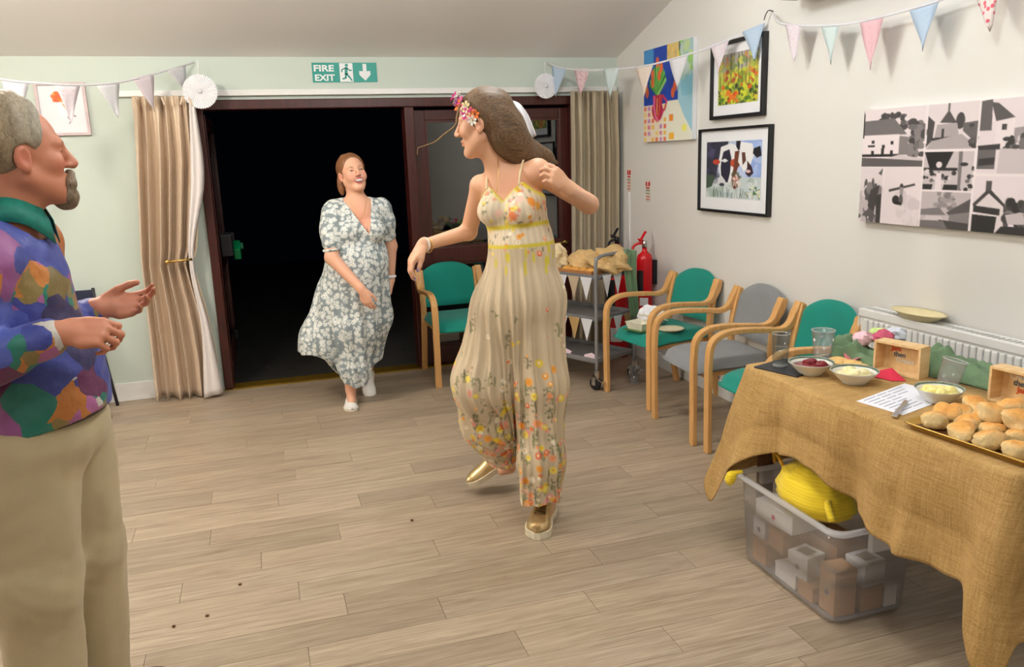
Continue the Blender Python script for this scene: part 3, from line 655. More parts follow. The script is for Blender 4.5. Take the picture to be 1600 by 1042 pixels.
# ------------------------------------------------------------------ bunting and paper rosettes
def dotted(name, base, dot, scale=55.0, thr=0.28):
    t = NT(name); vo = t.n('ShaderNodeTexVoronoi', {'Vector': t.coord(), 'Scale': scale, 'Randomness': 0.7}); nz = t.noise(t.coord(), 40, 3)
    m = t.math('LESS_THAN', vo.outputs['Distance'], thr)
    t.bsdf(t.mix(m, base, dot), 0.85, 0, nz.outputs[0], 0.1, 0.003)
    b = t.b; tl = t.n('ShaderNodeBsdfTranslucent', {'Color': base}); mx = t.n('ShaderNodeMixShader', {0: 0.25, 1: b.outputs[0], 2: tl.outputs[0]}); t.t.links.new(mx.outputs[0], t.out.inputs[0])
    return t.m
FL = {'white': dotted('white bunting cotton', srgb(236, 236, 240), srgb(226, 228, 236)), 'pale': dotted('pale floral cotton', srgb(238, 230, 236), srgb(232, 208, 218), 70),
      'blue': dotted('pale blue cotton', srgb(200, 220, 240), srgb(186, 210, 236), 70), 'pinkdot': dotted('pink dotted cotton', srgb(240, 218, 222), srgb(216, 130, 150), 60, .34), 'mint': dotted('mint cotton', srgb(220, 234, 234), srgb(206, 226, 228), 70),
      'peach': dotted('peach cotton', srgb(240, 228, 216), srgb(234, 216, 204), 60), 'pink': dotted('pink cotton', srgb(240, 202, 210), srgb(232, 186, 198), 60), 'reddot': dotted('red dotted cotton', srgb(246, 238, 236), srgb(236, 104, 124), 45, .36)}
def flag(o, a, b, c, mat):
    a, b, c = map(np.array, (a, b, c)); n = np.cross(b-a, c-a); n /= np.linalg.norm(n); k = 7; V = []; Fs = []
    ph = rng.uniform(0, 6)
    for i in range(k):
        t = i/k; l = a+(c-a)*t; r_ = b+(c-b)*t
        for j in range(5): q = l+(r_-l)*j/4; V.append(q+n*(0.010*math.sin(ph+3.5*t+j*.9)*t))
    V.append(c); Fs += [((k-1)*5+j, (k-1)*5+j+1, k*5) for j in range(4)]
    for i in range(k-1):
        for j in range(4): Fs.append((i*5+j, i*5+j+1, (i+1)*5+j+1, (i+1)*5+j))
    return MB().add(V, Fs).build('flag', mat, o, True, world=True, solid=0.0012)
def bunting(label, string, flags, loc):
    o = thing('bunting', label, 'bunting', loc, 0, 'strings of bunting')
    S = spline(string, 60); V = np.zeros((2, 60, 3)); V[0] = S; V[1] = S-np.array((0, 0, .012))
    MB().grid(V, 2, 60).build('ribbon', FL['white'], o, True, world=True, solid=0.002)
    for a, b, c, m in flags: flag(o, a, b, c, FL[m])
    return o
bunting('string of pastel bunting crossing the wall corner from the doors to the forest print',
        [(2.194, 5.959, 2.265), (2.249, 5.77, 2.207), (2.311, 5.554, 2.17), (2.398, 5.253, 2.142), (2.494, 4.919, 2.13), (2.573, 4.644, 2.148), (2.658, 4.347, 2.183), (2.753, 4.017, 2.25)],
        [((2.21, 5.906, 2.236), (2.259, 5.733, 2.199), (2.221, 5.868, 2.002), 'blue'), ((2.285, 5.646, 2.185), (2.333, 5.478, 2.167), (2.303, 5.58, 1.966), 'pinkdot'), ((2.373, 5.337, 2.151), (2.419, 5.177, 2.138), (2.393, 5.268, 1.929), 'mint'),
         ((2.463, 5.025, 2.13), (2.512, 4.856, 2.131), (2.487, 4.942, 1.924), 'peach'), ((2.55, 4.724, 2.142), (2.595, 4.567, 2.15), (2.57, 4.652, 1.944), 'white'), ((2.645, 4.394, 2.183), (2.685, 4.254, 2.199), (2.662, 4.332, 2.007), 'pale'), ((2.705, 4.16, 2.222), (2.748, 4.013, 2.245), (2.732, 4.07, 2.05), 'blue')], (2.45, 5.0, 1.92))
bunting('string of pink, mint and blue bunting along the side wall above the photograph canvas',
        [(2.765, 3.95, 2.285), (2.72, 3.84, 2.225), (2.68, 3.612, 2.176), (2.68, 3.327, 2.135), (2.68, 3.118, 2.126), (2.68, 2.826, 2.131), (2.68, 2.636, 2.146), (2.68, 2.468, 2.172), (2.68, 2.2, 2.23)],
        [((2.68, 3.732, 2.194), (2.68, 3.596, 2.174), (2.685, 3.656, 2.001), 'pale'), ((2.68, 3.455, 2.152), (2.68, 3.318, 2.133), (2.685, 3.372, 1.955), 'mint'), ((2.68, 3.186, 2.129), (2.68, 3.036, 2.123), (2.685, 3.106, 1.902), 'pink'), ((2.68, 2.894, 2.128), (2.68, 2.732, 2.138), (2.685, 2.808, 1.945), 'blue'), ((2.68, 2.59, 2.15), (2.68, 2.444, 2.172), (2.685, 2.487, 1.974), 'reddot')], (2.70, 3.0, 1.9))
bunting('string of white and pale pink bunting in front of the bird print',
        [(-0.299, 5.954, 2.267), (-0.387, 5.852, 2.227), (-0.564, 5.644, 2.151), (-0.726, 5.455, 2.093), (-0.898, 5.253, 2.064), (-1.053, 5.073, 2.059), (-1.192, 4.909, 2.064), (-1.6, 4.45, 2.12)],
        [((-0.46, 5.766, 2.19), (-0.349, 5.896, 2.244), (-0.358, 5.885, 2.054), 'white'), ((-0.643, 5.551, 2.123), (-0.53, 5.684, 2.166), (-0.549, 5.662, 1.926), 'pale'), ((-0.818, 5.348, 2.073), (-0.704, 5.48, 2.098), (-0.734, 5.446, 1.883), 'white'), ((-0.991, 5.145, 2.055), (-0.882, 5.272, 2.066), (-0.944, 5.2, 1.849), 'pale'), ((-1.188, 4.914, 2.061), (-1.087, 5.033, 2.055), (-1.161, 4.945, 1.815), 'white')], (-0.75, 5.4, 1.8))
def rosette(label, c, r_):
    o = thing('paper_rosette', label, 'rosette', c, 0, 'paper rosettes'); n = 44; V = []; Fs = []
    for k in range(2*n):
        q = math.pi*k/n; d = 0.0035*(1 if k % 2 else -1)
        V += [(.012*math.cos(q), d*.3, .012*math.sin(q)), (r_*math.cos(q), d, r_*math.sin(q)), (r_*1.045*math.cos(q+.02), d, r_*1.045*math.sin(q+.02)) if k % 2 else (r_*math.cos(q), d, r_*math.sin(q))]
    for k in range(2*n):
        a, b = 3*k, 3*((k+1) % (2*n)); Fs += [(a, b, b+1, a+1), (a+1, b+1, b+2, a+2)]
    MB().add(V, Fs).build('pleated_disc', M['white_paper'], o, solid=0.0012)
    MB().lathe([(.0, -.008), (.010, -.006), (.012, 0), (0, .004)], (0, -.006, 0), 16, rot(math.pi/2)).build('centre_button', M['white_paper'], o, True)
    MB().tube([(0, .004, r_*.9), (.006, .03, r_+.09)], 0.0025, 6).build('hanging_ribbon', M['white_paper'], o)
rosette('white pleated paper rosette hanging over the left curtain', (-0.275, 5.80, 2.062), 0.105)
rosette('white pleated paper rosette hanging over the right end of the doors', (2.150, 5.88, 2.085), 0.088)
# ================================================================== chairs
def make_chair(label, fab, loc, rz, group='bentwood armchairs'):
    o = thing('armchair', label, 'chair', loc, rz, group)
    W = M['chair_wood']; s = 0.245
    for sy in (-1, 1):
        path = spline([(.275, sy*s, 0), (.278, sy*s, .30), (.278, sy*s, .50), (.262, sy*s, .595), (.20, sy*s, .640), (.10, sy*s, .650), (-.05, sy*s, .640), (-.14, sy*(s-.004), .632), (-.20, sy*(s-.008), .655), (-.235, sy*(s-.010), .71), (-.262, sy*(s-.012), .775)], 44)
        wd = np.interp(np.linspace(0, 1, 44), [0, .8, .9, 1], [.045, .045, .050, .050]); th = np.interp(np.linspace(0, 1, 44), [0, .75, .9, 1], [.028, .028, .048, .036])
        MB().strip(path, (0, 1, 0), wd, th).build('arm_frame', W, o, bevel=0.005)
        rl = spline([(-.285, sy*(s-.03), 0), (-.235, sy*(s-.03), .25), (-.21, sy*(s-.03), .45), (-.222, sy*(s-.03), .60), (-.262, sy*(s-.03), .77)], 20)
        MB().strip(rl, (0, 1, 0), .042, .030).build('rear_leg', W, o, bevel=0.005)
    MB().box((-.21, -.205, .365), (.20, -.182, .405)).box((-.21, .182, .365), (.20, .205, .405)).box((.18, -.182, .365), (.20, .182, .405)).box((-.215, -.19, .375), (-.19, .19, .415)).build('seat_rail', W, o, bevel=0.004)
    # seat: padded, waterfall front
    nu, nv = 15, 15; V = np.zeros((nu, nv, 3)); V2 = V.copy()
    for i, a in enumerate(np.linspace(-1, 1, nu)):
        for j, b in enumerate(np.linspace(-1, 1, nv)):
            x = .255*a*(1-.07*abs(b)**5); y = .232*b*(1-.03*max(0, -a))*(1-.07*abs(a)**5); e = (1-abs(a)**9)*(1-abs(b)**9)
            V[i, j] = (x+.005, y, .412+.056*max(e, 0)**.36-.026*max(0, a-.5)/.5-.006*(1-b*b)*(a < .6)); V2[i, j] = (x+.005, y, .412-.030*max(e, 0)**.5-.020*max(0, a-.5)/.5)
    mb = MB().grid(V, nu, nv).grid(V2[:, ::-1], nu, nv); st = mb.build('seat', fab, o, True)
    # back: arched padded panel, slightly hollow
    nu, nv = 21, 13; F_ = np.zeros((nu, nv, 3)); B_ = F_.copy()
    for i, a in enumerate(np.linspace(-1, 1, nu)):
        top = .815-.085*abs(a)**2.6
        for j, t in enumerate(np.linspace(0, 1, nv)):
            z = .495+(top-.495)*t; y = .222*a*(1 if t > .1 else .98); xc = -.205-.075*(z-.495)/.3-.018*(1-a*a)
            e = max(0, (1-abs(a)**8)*(1-abs(2*t-1)**8))**.4
            F_[i, j] = (xc+.020*e, y, z); B_[i, j] = (xc-.014*e, y, z)
    MB().grid(F_[::-1], nu, nv).grid(B_, nu, nv).build('backrest', fab, o, True)
    return o
make_chair('teal armchair with its back to the glazed doors', M['teal'], (1.345, 5.66, 0), -math.pi/2+0.03)
make_chair('teal armchair holding the takeaway box, next to the trolley', M['teal'], (2.46, 4.615, 0), math.pi+0.15)
make_chair('grey upholstered armchair between two teal ones along the side wall', M['grey_fab'], (2.445, 3.925, 0), math.pi-0.045)
make_chair('teal armchair half hidden behind the hessian-covered table', M['teal'], (2.445, 3.315, 0), math.pi)

def crumple(name, c, r3, mat, seed, amp=0.25, parent=None, n=12, world=True, flat_bottom=None):
    rr = np.random.RandomState(seed); V = []; Fs = []
    K = rr.normal(size=(7, 3))*2.6; ph = rr.uniform(0, 6.28, 7)
    m = 2*n
    for i in range(n+1):
        th = math.pi*i/n
        for k in range(m):
            q = 2*math.pi*k/m; d = np.array((math.sin(th)*math.cos(q), math.sin(th)*math.sin(q), math.cos(th)))
            f_ = 1+amp*np.mean(np.abs(np.sin(K@d+ph)))*2.2-amp; pnt = np.array(c)+d*np.array(r3)*f_
            if flat_bottom is not None: pnt[2] = max(pnt[2], flat_bottom)
            V.append(pnt)
    for i in range(n):
        for k in range(m): Fs.append((i*m+k, (i+1)*m+k, (i+1)*m+(k+1) % m, i*m+(k+1) % m))
    o = MB().add(V, Fs).build(name, mat, parent, False, world=world); weld(o.data)
    return o

# takeaway things on the teal chair, cup under it
SEAT = 0.462
tk = thing('takeaway_box', 'open white takeaway box on the seat of the teal chair', 'food box', (2.30, 4.60, SEAT), 0.35)
foam = plain('cream card', srgb(228, 224, 204), 0.7)
bx = MB(); bx.lathe([(.085, .0), (.105, .05), (.110, .05), (.100, .047), (.080, .006), (0, .006)], n=4, R=rot(0, 0, math.pi/4)); bx.build('box_base', foam, tk)
MB().obox((.11, 0, .062), (.13, .15, .006), rot(0, .35, 0)).build('box_lid', foam, tk, bevel=0.002)
MB().box((-.09, -.08, 0.0), (.06, .08, .004)).build('green_napkin', plain('green paper', srgb(70, 110, 50), 0.8), tk)
tag(crumple('crumpled_napkin', (2.42, 4.70, SEAT+.055), (.075, .085, .06), M['white_paper'], 8, .4, flat_bottom=SEAT-.002), 'crumpled white napkin beside the takeaway box', 'napkin')
pl_w = plain('cream paper plate', srgb(222, 212, 180), 0.6)
pt = thing('paper_plate', 'cream plate at the back of the takeaway chair seat', 'plate', (2.44, 4.47, SEAT+.002), 0)
MB().lathe([(.0, .004), (.055, .004), (.085, .016), (.087, .014), (.058, 0), (0, 0)], n=28).build('plate', pl_w, pt, True); 
def plastic_cup(label, loc, h=.115, r0=.030, r1=.042, mat='cup_plastic', R=None, printed=True):
    o = thing('plastic_cup', label, 'cup', loc)
    MB().shell([(0.001, .004), (r0-.001, .004), (r0, 0), (r0, .0), (r1, h), (r1+.002, h+.001), (r1+.001, h-.003), (r1-.001, h-.002), (r0-.001, .006)], n=28, R=R).build('cup_wall', M[mat], o, True)
    Rr = np.eye(3) if R is None else R
    MB().tube([Rr@np.array(((r1+.001)*math.cos(a), (r1+.001)*math.sin(a), h)) for a in np.linspace(0, 2*math.pi, 30)], .0016, 6).build('rolled_rim', M['tub_rim'], o, True)
    if printed:
        fm = MB()
        for k in range(6): 
            q = k*1.047; r_ = r0+(r1-r0)*(.45+.25*(k % 2))+.0005; z = h*(.45+.25*(k % 2)); c = np.array((r_*math.cos(q), r_*math.sin(q), z)); n_ = np.array((math.cos(q), math.sin(q), 0)); tn = np.array((-math.sin(q), math.cos(q), 0))
            pts = [c+.009*(math.cos(t)*tn+math.sin(t)*np.array((0, 0, 1)))*(1 if j % 2 else .55) for j, t in enumerate(np.linspace(0, 2*math.pi, 13)[:-1])]
            pts = [(R@p_ if R is not None else p_) for p_ in pts]; fm.add(pts, [tuple(range(12))])
        fm.build('printed_motif', M['white_paper'], o)
    return o
plastic_cup('clear plastic cup standing on the floor under the takeaway chair', (2.41, 4.93, 0.0))

# ------------------------------------------------------------------ fire extinguishers
def extinguisher(label, loc, r_, h, lab, hose_side, black=False, z0=0.0):
    o = thing('fire_extinguisher', label, 'fire extinguisher', loc, 0, 'fire extinguishers')
    MB().lathe([(0, z0), (r_*.92, z0), (r_, z0+.015), (r_, z0+h-.05), (r_*.85, z0+h-.02), (r_*.45, z0+h), (r_*.3, z0+h+.012), (r_*.3, z0+h+.03), (0, z0+h+.03)], n=28).build('cylinder', M['red_paint'], o, True)
    v = MB().lathe([(.018, 0), (.018, .05), (.012, .055), (0, .055)], (0, 0, z0+h+.03), 14); v.build('valve', M['chrome' if not black else 'black_metal'], o, True)
    MB().obox((-.018, .01, z0+h+.085), (.085, .022, .012), rot(0, .35, .5)).obox((-.01, .01, z0+h+.115), (.10, .020, .010), rot(0, -.75, .5)).build('squeeze_handle', M['red_paint'] if not black else M['black_metal'], o, bevel=0.003)
    MB().tube(spline([(0, 0, z0+h+.065), (-.05, hose_side*.02, z0+h+.062), (-.085, hose_side*.03, z0+h+.02), (-.09, hose_side*.03, z0+h*.75), (-r_-.014, hose_side*.02, z0+h*.35)], 20), .010).build('hose', M['red_paint'] if not black else M['black_rubber'], o, True)
    def patch(z_0, z_1, a0, a1, mat, nm):
        V = [((r_+.0012)*np.array((math.cos(a), math.sin(a), 0))+np.array((0, 0, z))) for a in np.linspace(a0, a1, 10) for z in (z_0, z_1)]
        MB().add(V, [(2*i, 2*i+2, 2*i+3, 2*i+1) for i in range(9)]).build(nm, mat, o, True)
    patch(z0+h*.38, z0+h*.72, math.pi*.98, math.pi*1.30, M['black_metal'], 'black_label'); patch(z0+h*.15, z0+h*.28, math.pi*1.15, math.pi*1.5, M['white_paper'], 'white_label')
    return o
e2 = extinguisher('slim red fire extinguisher hung on the side wall beside the chairs', (2.69, 5.33, 0.40), .058, .46, 0, 1)
MB().box((.055, -.03, .22), (.089, .03, .40)).build('wall_bracket', M['black_metal'], e2, bevel=0.004)
extinguisher('stout red fire extinguisher with black hose in the corner behind the trolley', (2.64, 5.70, 0.0), .088, .86, 0, -1, True, z0=.0)

# ------------------------------------------------------------------ trolley
TL = np.array((-.42, .907)); ang = math.atan2(TL[1], TL[0])
tr = thing('tea_trolley', 'grey three-tier metal trolley trimmed with small bunting', 'trolley', (2.10, 4.87, 0), ang)     # local +x = along the long side, -y = across towards the wall
LX, LY = .72, .40
GM = M['grey_metal']
for x in (0.0, LX):
    hz = .905
    MB().tube(spline([(x, 0, .13), (x, 0, .5), (x, 0, hz-.05), (x, -.03, hz), (x, -.10, hz+.012), (x, -LY+.10, hz+.012), (x, -LY+.03, hz), (x, -LY, hz-.05), (x, -LY, .5), (x, -LY, .13)], 60), .0125, 10).build('end_frame', GM, tr, True)
for z in (.18, .47, .755):
    sh = MB().box((.01, -LY+.01, z), (LX-.01, -.01, z+.006)); sh.box((.01, -.014, z+.006), (LX-.01, -.006, z+.035)).box((.01, -LY+.006, z+.006), (LX-.01, -LY+.014, z+.035)).box((.006, -LY+.014, z+.006), (.014, -.014, z+.035)).box((LX-.014, -LY+.014, z+.006), (LX-.006, -.014, z+.035))
    sh.build('shelf', GM, tr, bevel=0.002)
for x in (0, LX):
    for y in (0, -LY):
        cs = MB().lathe([(.018, .085), (.018, .13), (.024, .135), (.024, .14), (0, .14)], (x, y, 0), 14); cs.box((x-.004, y-.022, .035), (x+.030, y-.018, .10)).box((x-.004, y+.018, .035), (x+.030, y+.022, .10)).box((x-.01, y-.022, .085), (x+.03, y+.022, .10)).obox((x-.045, y+.005, .075), (.07, .03, .006), rot(0, -.35, 0))
        cst = cs.build('caster', M['chrome'], tr)
        MB().lathe([(.018, -.012), (.042, -.012), (.046, -.006), (.046, .006), (.042, .012), (.018, .012)], (x+.014, y, .046), 22, rot(math.pi/2)).build('wheel', M['black_rubber'], cst, True)
tfl = [fabric('beige flag cotton', srgb(186, 166, 138), 300), FL['white'], fabric('gold flag cotton', srgb(180, 146, 92), 300), FL['mint']]
def tflag(a, b, drop, mat): 
    a, b = np.array(a), np.array(b); flag_me = MB().add([a, b, (a+b)/2-np.array((0, 0, drop)), (a+b)/2], [(0, 3, 2), (3, 1, 2)])
    flag_me.build('bunting_flag', mat, tr, solid=.0012)
for z, seq in ((.775, (1, 0, 1, 0, 1, 0)), (.492, (1, 2, 1, 0, 1, 2))):
    for k in range(6): x = .02+k*.115; tflag((x, .016, z), (x+.105, .016, z), .155, tfl[seq[k]])
for k in range(3): tflag((-.016, -.05-k*.11, .785), (-.016, -.14-k*.11, .785), .15, tfl[1]); tflag((-.016, -.05-k*.11, .492), (-.016, -.14-k*.11, .492), .15, tfl[(0, 1, 2)[k]])
def twd(x, y, z): q = rot(0, 0, ang)@np.array((x, y, 0)); return (2.10+q[0], 4.87+q[1], z)
kraft = plain('brown kraft paper', srgb(206, 172, 118), 0.8, 0, .12, 12, .1)
kraft2 = plain('pale greaseproof paper', srgb(226, 206, 164), 0.7, 0, .08, 12, .1)
tag(crumple('paper_bag', twd(.11, -.27, .845), (.13, .15, .085), kraft, 21, .5, n=16, flat_bottom=.764), 'large crumpled brown paper bag at the handle end of the trolley top', 'paper bag', 'paper bags on the trolley')
tag(crumple('paper_bag', twd(.33, -.24, .825), (.10, .13, .075), kraft, 33, .5, n=14, flat_bottom=.764), 'brown paper bag in the middle of the trolley top', 'paper bag', 'paper bags on the trolley')
tag(crumple('paper_bag', twd(.50, -.12, .85), (.075, .085, .095), kraft2, 47, .5, n=14, flat_bottom=.764), 'pale paper bag on the trolley top beside the dancing woman', 'paper bag', 'paper bags on the trolley')
crt = thing('food_carton', 'shallow brown carton of pastries on the trolley top', 'carton', twd(.22, -.08, .763), ang)
MB().box((-.16, -.055, 0), (.16, .055, .006)).box((-.16, -.055, 0), (.16, -.050, .045)).box((-.16, .05, 0), (.16, .055, .045)).box((-.16, -.05, 0), (-.155, .05, .045)).box((.155, -.05, 0), (.16, .05, .045)).build('carton', plain('brown card', srgb(168, 112, 62), 0.8), crt)
for k in range(4): crumple('pastry', (-.11+.075*k, .0, .032), (.036, .04, .026), plain('golden pastry', srgb(220, 160, 76), 0.6), 60+k, .2, crt, 8, world=False)
for k, (x, y, lb) in enumerate(((.09, -.05, 'pink folded paper boat on the bottom trolley shelf nearer the caster'), (.36, -.05, 'pink folded paper boat on the bottom trolley shelf farther along'))):
    b = MB().add([(-.055, -.02, 0), (.055, -.02, 0), (.055, .02, 0), (-.055, .02, 0), (-.07, 0, .03), (.07, 0, .03), (0, -.004, .052), (0, .004, .052)], [(0, 1, 6), (0, 6, 4), (1, 5, 6), (3, 7, 2), (3, 4, 7), (2, 7, 5), (4, 6, 7), (5, 7, 6), (0, 3, 2, 1), (0, 4, 3), (1, 2, 5)])
    bo = b.build('paper_boat', plain('pale pink paper', srgb(232, 206, 214), 0.8)); bo.location = twd(x, y, .187); bo.rotation_euler = (0, 0, ang+.2*k); tag(bo, lb, 'paper boat', 'paper boats')
gc = thing('green_cloth', 'sage green cloth hanging over the end of the trolley', 'cloth', twd(-.028, -.31, .90), ang)
V = np.zeros((14, 16, 3))
for i, a in enumerate(np.linspace(-1, 1, 14)):
    for j, t in enumerate(np.linspace(0, 1, 16)): V[i, j] = (-.012-.010*math.sin(6*a+2*t)-.02*t, .062*a*(1-.25*t)+.012*math.sin(5*t), .02-.46*t)
MB().grid(V, 14, 16).build('hanging_cloth', M['muslin'], gc, True, solid=.004)
MB().tube(spline([(-.02, -.05, .01), (.02, -.03, .024), (.03, 0, .024), (.02, .04, .024), (-.02, .05, .01)], 10), .012).build('folded_top', M['muslin'], gc, True)

# ------------------------------------------------------------------ radiator, plate on it, air conditioner
rd = thing('radiator', 'white panel radiator on the side wall behind the food table', 'radiator', (RIGHT-.06, 2.3, .18))
RY0, RY1, RZ0, RZ1 = 3.065, 1.55, .18, .825
MB().box((RIGHT-.105, RY1, RZ0), (RIGHT-.097, RY0, RZ1-.02)).build('back_sheet', M['white_gloss'], rd, world=True)
MB().box((RIGHT-.030, RY1, RZ0), (RIGHT-.020, RY0, RZ1-.02)).build('rear_panel', M['white_gloss'], rd, world=True, bevel=0.004)
k = 0; y = RY0-.035
while y-.033 > RY1+.02:
    MB().box((RIGHT-.116, y-.026, RZ0+.03), (RIGHT-.1045, y, RZ1-.045)).build('flute', M['white_gloss'], rd, world=True, bevel=0.006); y -= .0333
MB().box((RIGHT-.113, RY1, RZ1-.035), (RIGHT-.100, RY0, RZ1)).box((RIGHT-.1, RY1, RZ1-.008), (RIGHT-.085, RY0, RZ1)).box((RIGHT-.04, RY1, RZ1-.008), (RIGHT-.020, RY0, RZ1)).build('top_casing', M['white_gloss'], rd, world=True, bevel=0.003)
gr = MB()
for k in range(60): yy = RY0-.02-k*(RY0-RY1-.04)/59; gr.box((RIGHT-.085, yy-.004, RZ1-.006), (RIGHT-.04, yy+.004, RZ1-.001))
gr.build('top_grille', M['white_gloss'], rd, world=True)
for yy in (RY0, RY1): MB().box((RIGHT-.113, yy-.0035, RZ0), (RIGHT-.02, yy+.0035, RZ1)).build('side_panel', M['white_gloss'], rd, world=True, bevel=0.003)
for yy in (2.8, 1.8): MB().box((RIGHT-.02, yy, .4), (RIGHT-.001, yy+.05, .7)).build('wall_bracket', M['white_gloss'], rd, world=True)
pt2 = thing('oval_plate', 'cream oval dish resting on top of the radiator', 'plate', (RIGHT-.075, 2.745, RZ1+.001))
V = []; prof = [(0, .012), (.6, .012), (.85, .030), (1.0, .036), (1.0, .032), (.85, .024), (.62, .004), (.55, 0), (0, 0)]
pm_ = MB().lathe([(r_*.1, z) for r_, z in prof], n=32); pm_.v = [(v[0]*.72, v[1]*1.42, v[2]) for v in pm_.v]
pm_.build('dish', plain('cream earthenware', srgb(226, 212, 166), 0.35, 0, .06, 30), pt2, True)
ac = thing('air_conditioner', 'white wall air conditioner with black slot at the top of the side wall', 'air conditioner', (RIGHT-.1, 3.3, 2.30))
MB().box((RIGHT-.20, 2.85, 2.315), (RIGHT-.001, 3.72, 2.60)).build('casing', M['white_gloss'], ac, world=True, bevel=0.02)
MB().box((RIGHT-.19, 2.90, 2.295), (RIGHT-.09, 3.66, 2.318)).build('louvre', M['black_metal'], ac, world=True, bevel=0.006)
hk = MB().tube(spline([(RIGHT-.001, 3.98, 2.30), (RIGHT-.03, 3.98, 2.305), (RIGHT-.035, 4.0, 2.285), (RIGHT-.03, 4.02, 2.262)], 10), .003, 6)
tag(hk.build('wire_hook', M['black_metal'], None, True), 'small dark hook holding the bunting above the forest print', 'hook')

# dark metal stacking chair mostly hidden behind the man
fc = thing('metal_chair', 'dark metal-legged chair against the back wall behind the man', 'chair', (-1.30, 5.58, 0))
DM = plain('dark grey steel', srgb(74, 74, 82), 0.4, 0.5)
for sx in (-1, 1):
    MB().tube([(sx*.22+.04*sx, -.0, 0), (sx*.22, .02, .45)], .011).build('leg', DM, fc, True); MB().tube([(sx*.26, .30, 0), (sx*.22, .26, .45), (sx*.21, .32, .82)], .011).build('leg', DM, fc, True)
MB().box((-.22, 0, .44), (.22, .30, .47)).build('seat', fabric('dark blue seat', srgb(40, 46, 70)), fc, bevel=.012); MB().obox((0, .305, .70), (.42, .025, .22), rot(-.15)).build('backrest', fabric('dark blue back', srgb(40, 46, 70)), fc, bevel=.01)
# ================================================================== food table
TX0, TX1, TY0, TY1, TZ = 1.79, 2.44, 1.455, 2.66, .735
tbw = wood('dark table wood', srgb(84, 46, 24), srgb(112, 66, 36), 1, 4)
tb_ = thing('table', 'wooden table under the hessian cloth', 'table', ((TX0+TX1)/2, (TY0+TY1)/2, 0))
MB().box((TX0, TY0, TZ-.028), (TX1, TY1, TZ)).build('tabletop', tbw, tb_, world=True, bevel=.006)
for x in (TX0+.06, TX1-.06):
    for y in (TY0+.06, TY1-.06): MB().box((x-.025, y-.025, 0), (x+.025, y+.025, TZ-.028)).build('leg', tbw, tb_, world=True, bevel=.006)
MB().box((TX0+.085, TY0+.05, TZ-.10), (TX1-.085, TY0+.07, TZ-.028)).build('apron', tbw, tb_, world=True); MB().box((TX0+.085, TY1-.07, TZ-.10), (TX1-.085, TY1-.05, TZ-.028)).build('apron', tbw, tb_, world=True)

ST = [((2.44, 2.67), (2.45, 2.72, .28)), ((2.25, 2.67), (2.26, 2.75, .275)), ((2.08, 2.67), (2.09, 2.73, .27)), ((1.95, 2.67), (1.95, 2.77, .265)), ((1.85, 2.668), (1.80, 2.755, .26)), ((1.80, 2.662), (1.66, 2.755, .255)), ((1.782, 2.648), (1.628, 2.675, .185)), ((1.776, 2.62), (1.648, 2.58, .325)),
      ((1.775, 2.52), (1.70, 2.49, .425)), ((1.775, 2.40), (1.725, 2.39, .475)), ((1.775, 2.28), (1.735, 2.28, .495)), ((1.775, 2.16), (1.76, 2.15, .48)), ((1.775, 2.06), (1.76, 2.04, .44)), ((1.775, 1.95), (1.735, 1.93, .425)), ((1.775, 1.84), (1.72, 1.82, .40)), ((1.775, 1.73), (1.745, 1.72, .385)), ((1.775, 1.62), (1.73, 1.61, .385)), ((1.775, 1.53), (1.755, 1.53, .385)),
      ((1.776, 1.475), (1.715, 1.488, .27)), ((1.782, 1.452), (1.700, 1.447, .205)), ((1.80, 1.442), (1.735, 1.40, .215)), ((1.83, 1.44), (1.79, 1.40, .30)), ((1.90, 1.44), (1.88, 1.37, .22)), ((2.0, 1.44), (2.0, 1.37, .27)), ((2.2, 1.44), (2.2, 1.38, .27)), ((2.44, 1.44), (2.44, 1.38, .27))]
ZT = TZ+.004
tops = np.array([(a[0], a[1], ZT) for a, b in ST]); hems = np.array([b for a, b in ST])
NS, NVv = 300, 34
Tp = spline(tops, NS); Hm = spline(hems, NS); Tp[:, 2] = ZT
tan = np.gradient(Tp, axis=0); nrm = np.stack([tan[:, 1], -tan[:, 0], 0*tan[:, 0]], 1); nrm /= np.linalg.norm(nrm, axis=1)[:, None]; nrm *= -1
if nrm[150, 0] > 0: nrm *= -1
sarc = np.cumsum(np.linalg.norm(tan, axis=1)); rr_ = np.random.RandomState(4)
V = np.zeros((NS, NVv, 3))
for j, v in enumerate(np.linspace(0, 1, NVv)):
    hf = v**1.25; wob = .018*v*np.sin(sarc*17+1.2)+.013*v*np.sin(sarc*31+.4+2*v)+.016*v*np.exp(-((sarc-1.56)/.03)**2)+.006*v*v*np.sin(sarc*53)
    V[:, j] = Tp+(Hm-Tp)*np.array((hf, hf, v))[None]+nrm*(wob+.014*math.sin(math.pi*min(1, v*1.6))**.7)[:, None]
    V[:, j, 2] += .004*(1-min(1, v*12))
mb = MB().grid(V, NS, NVv)
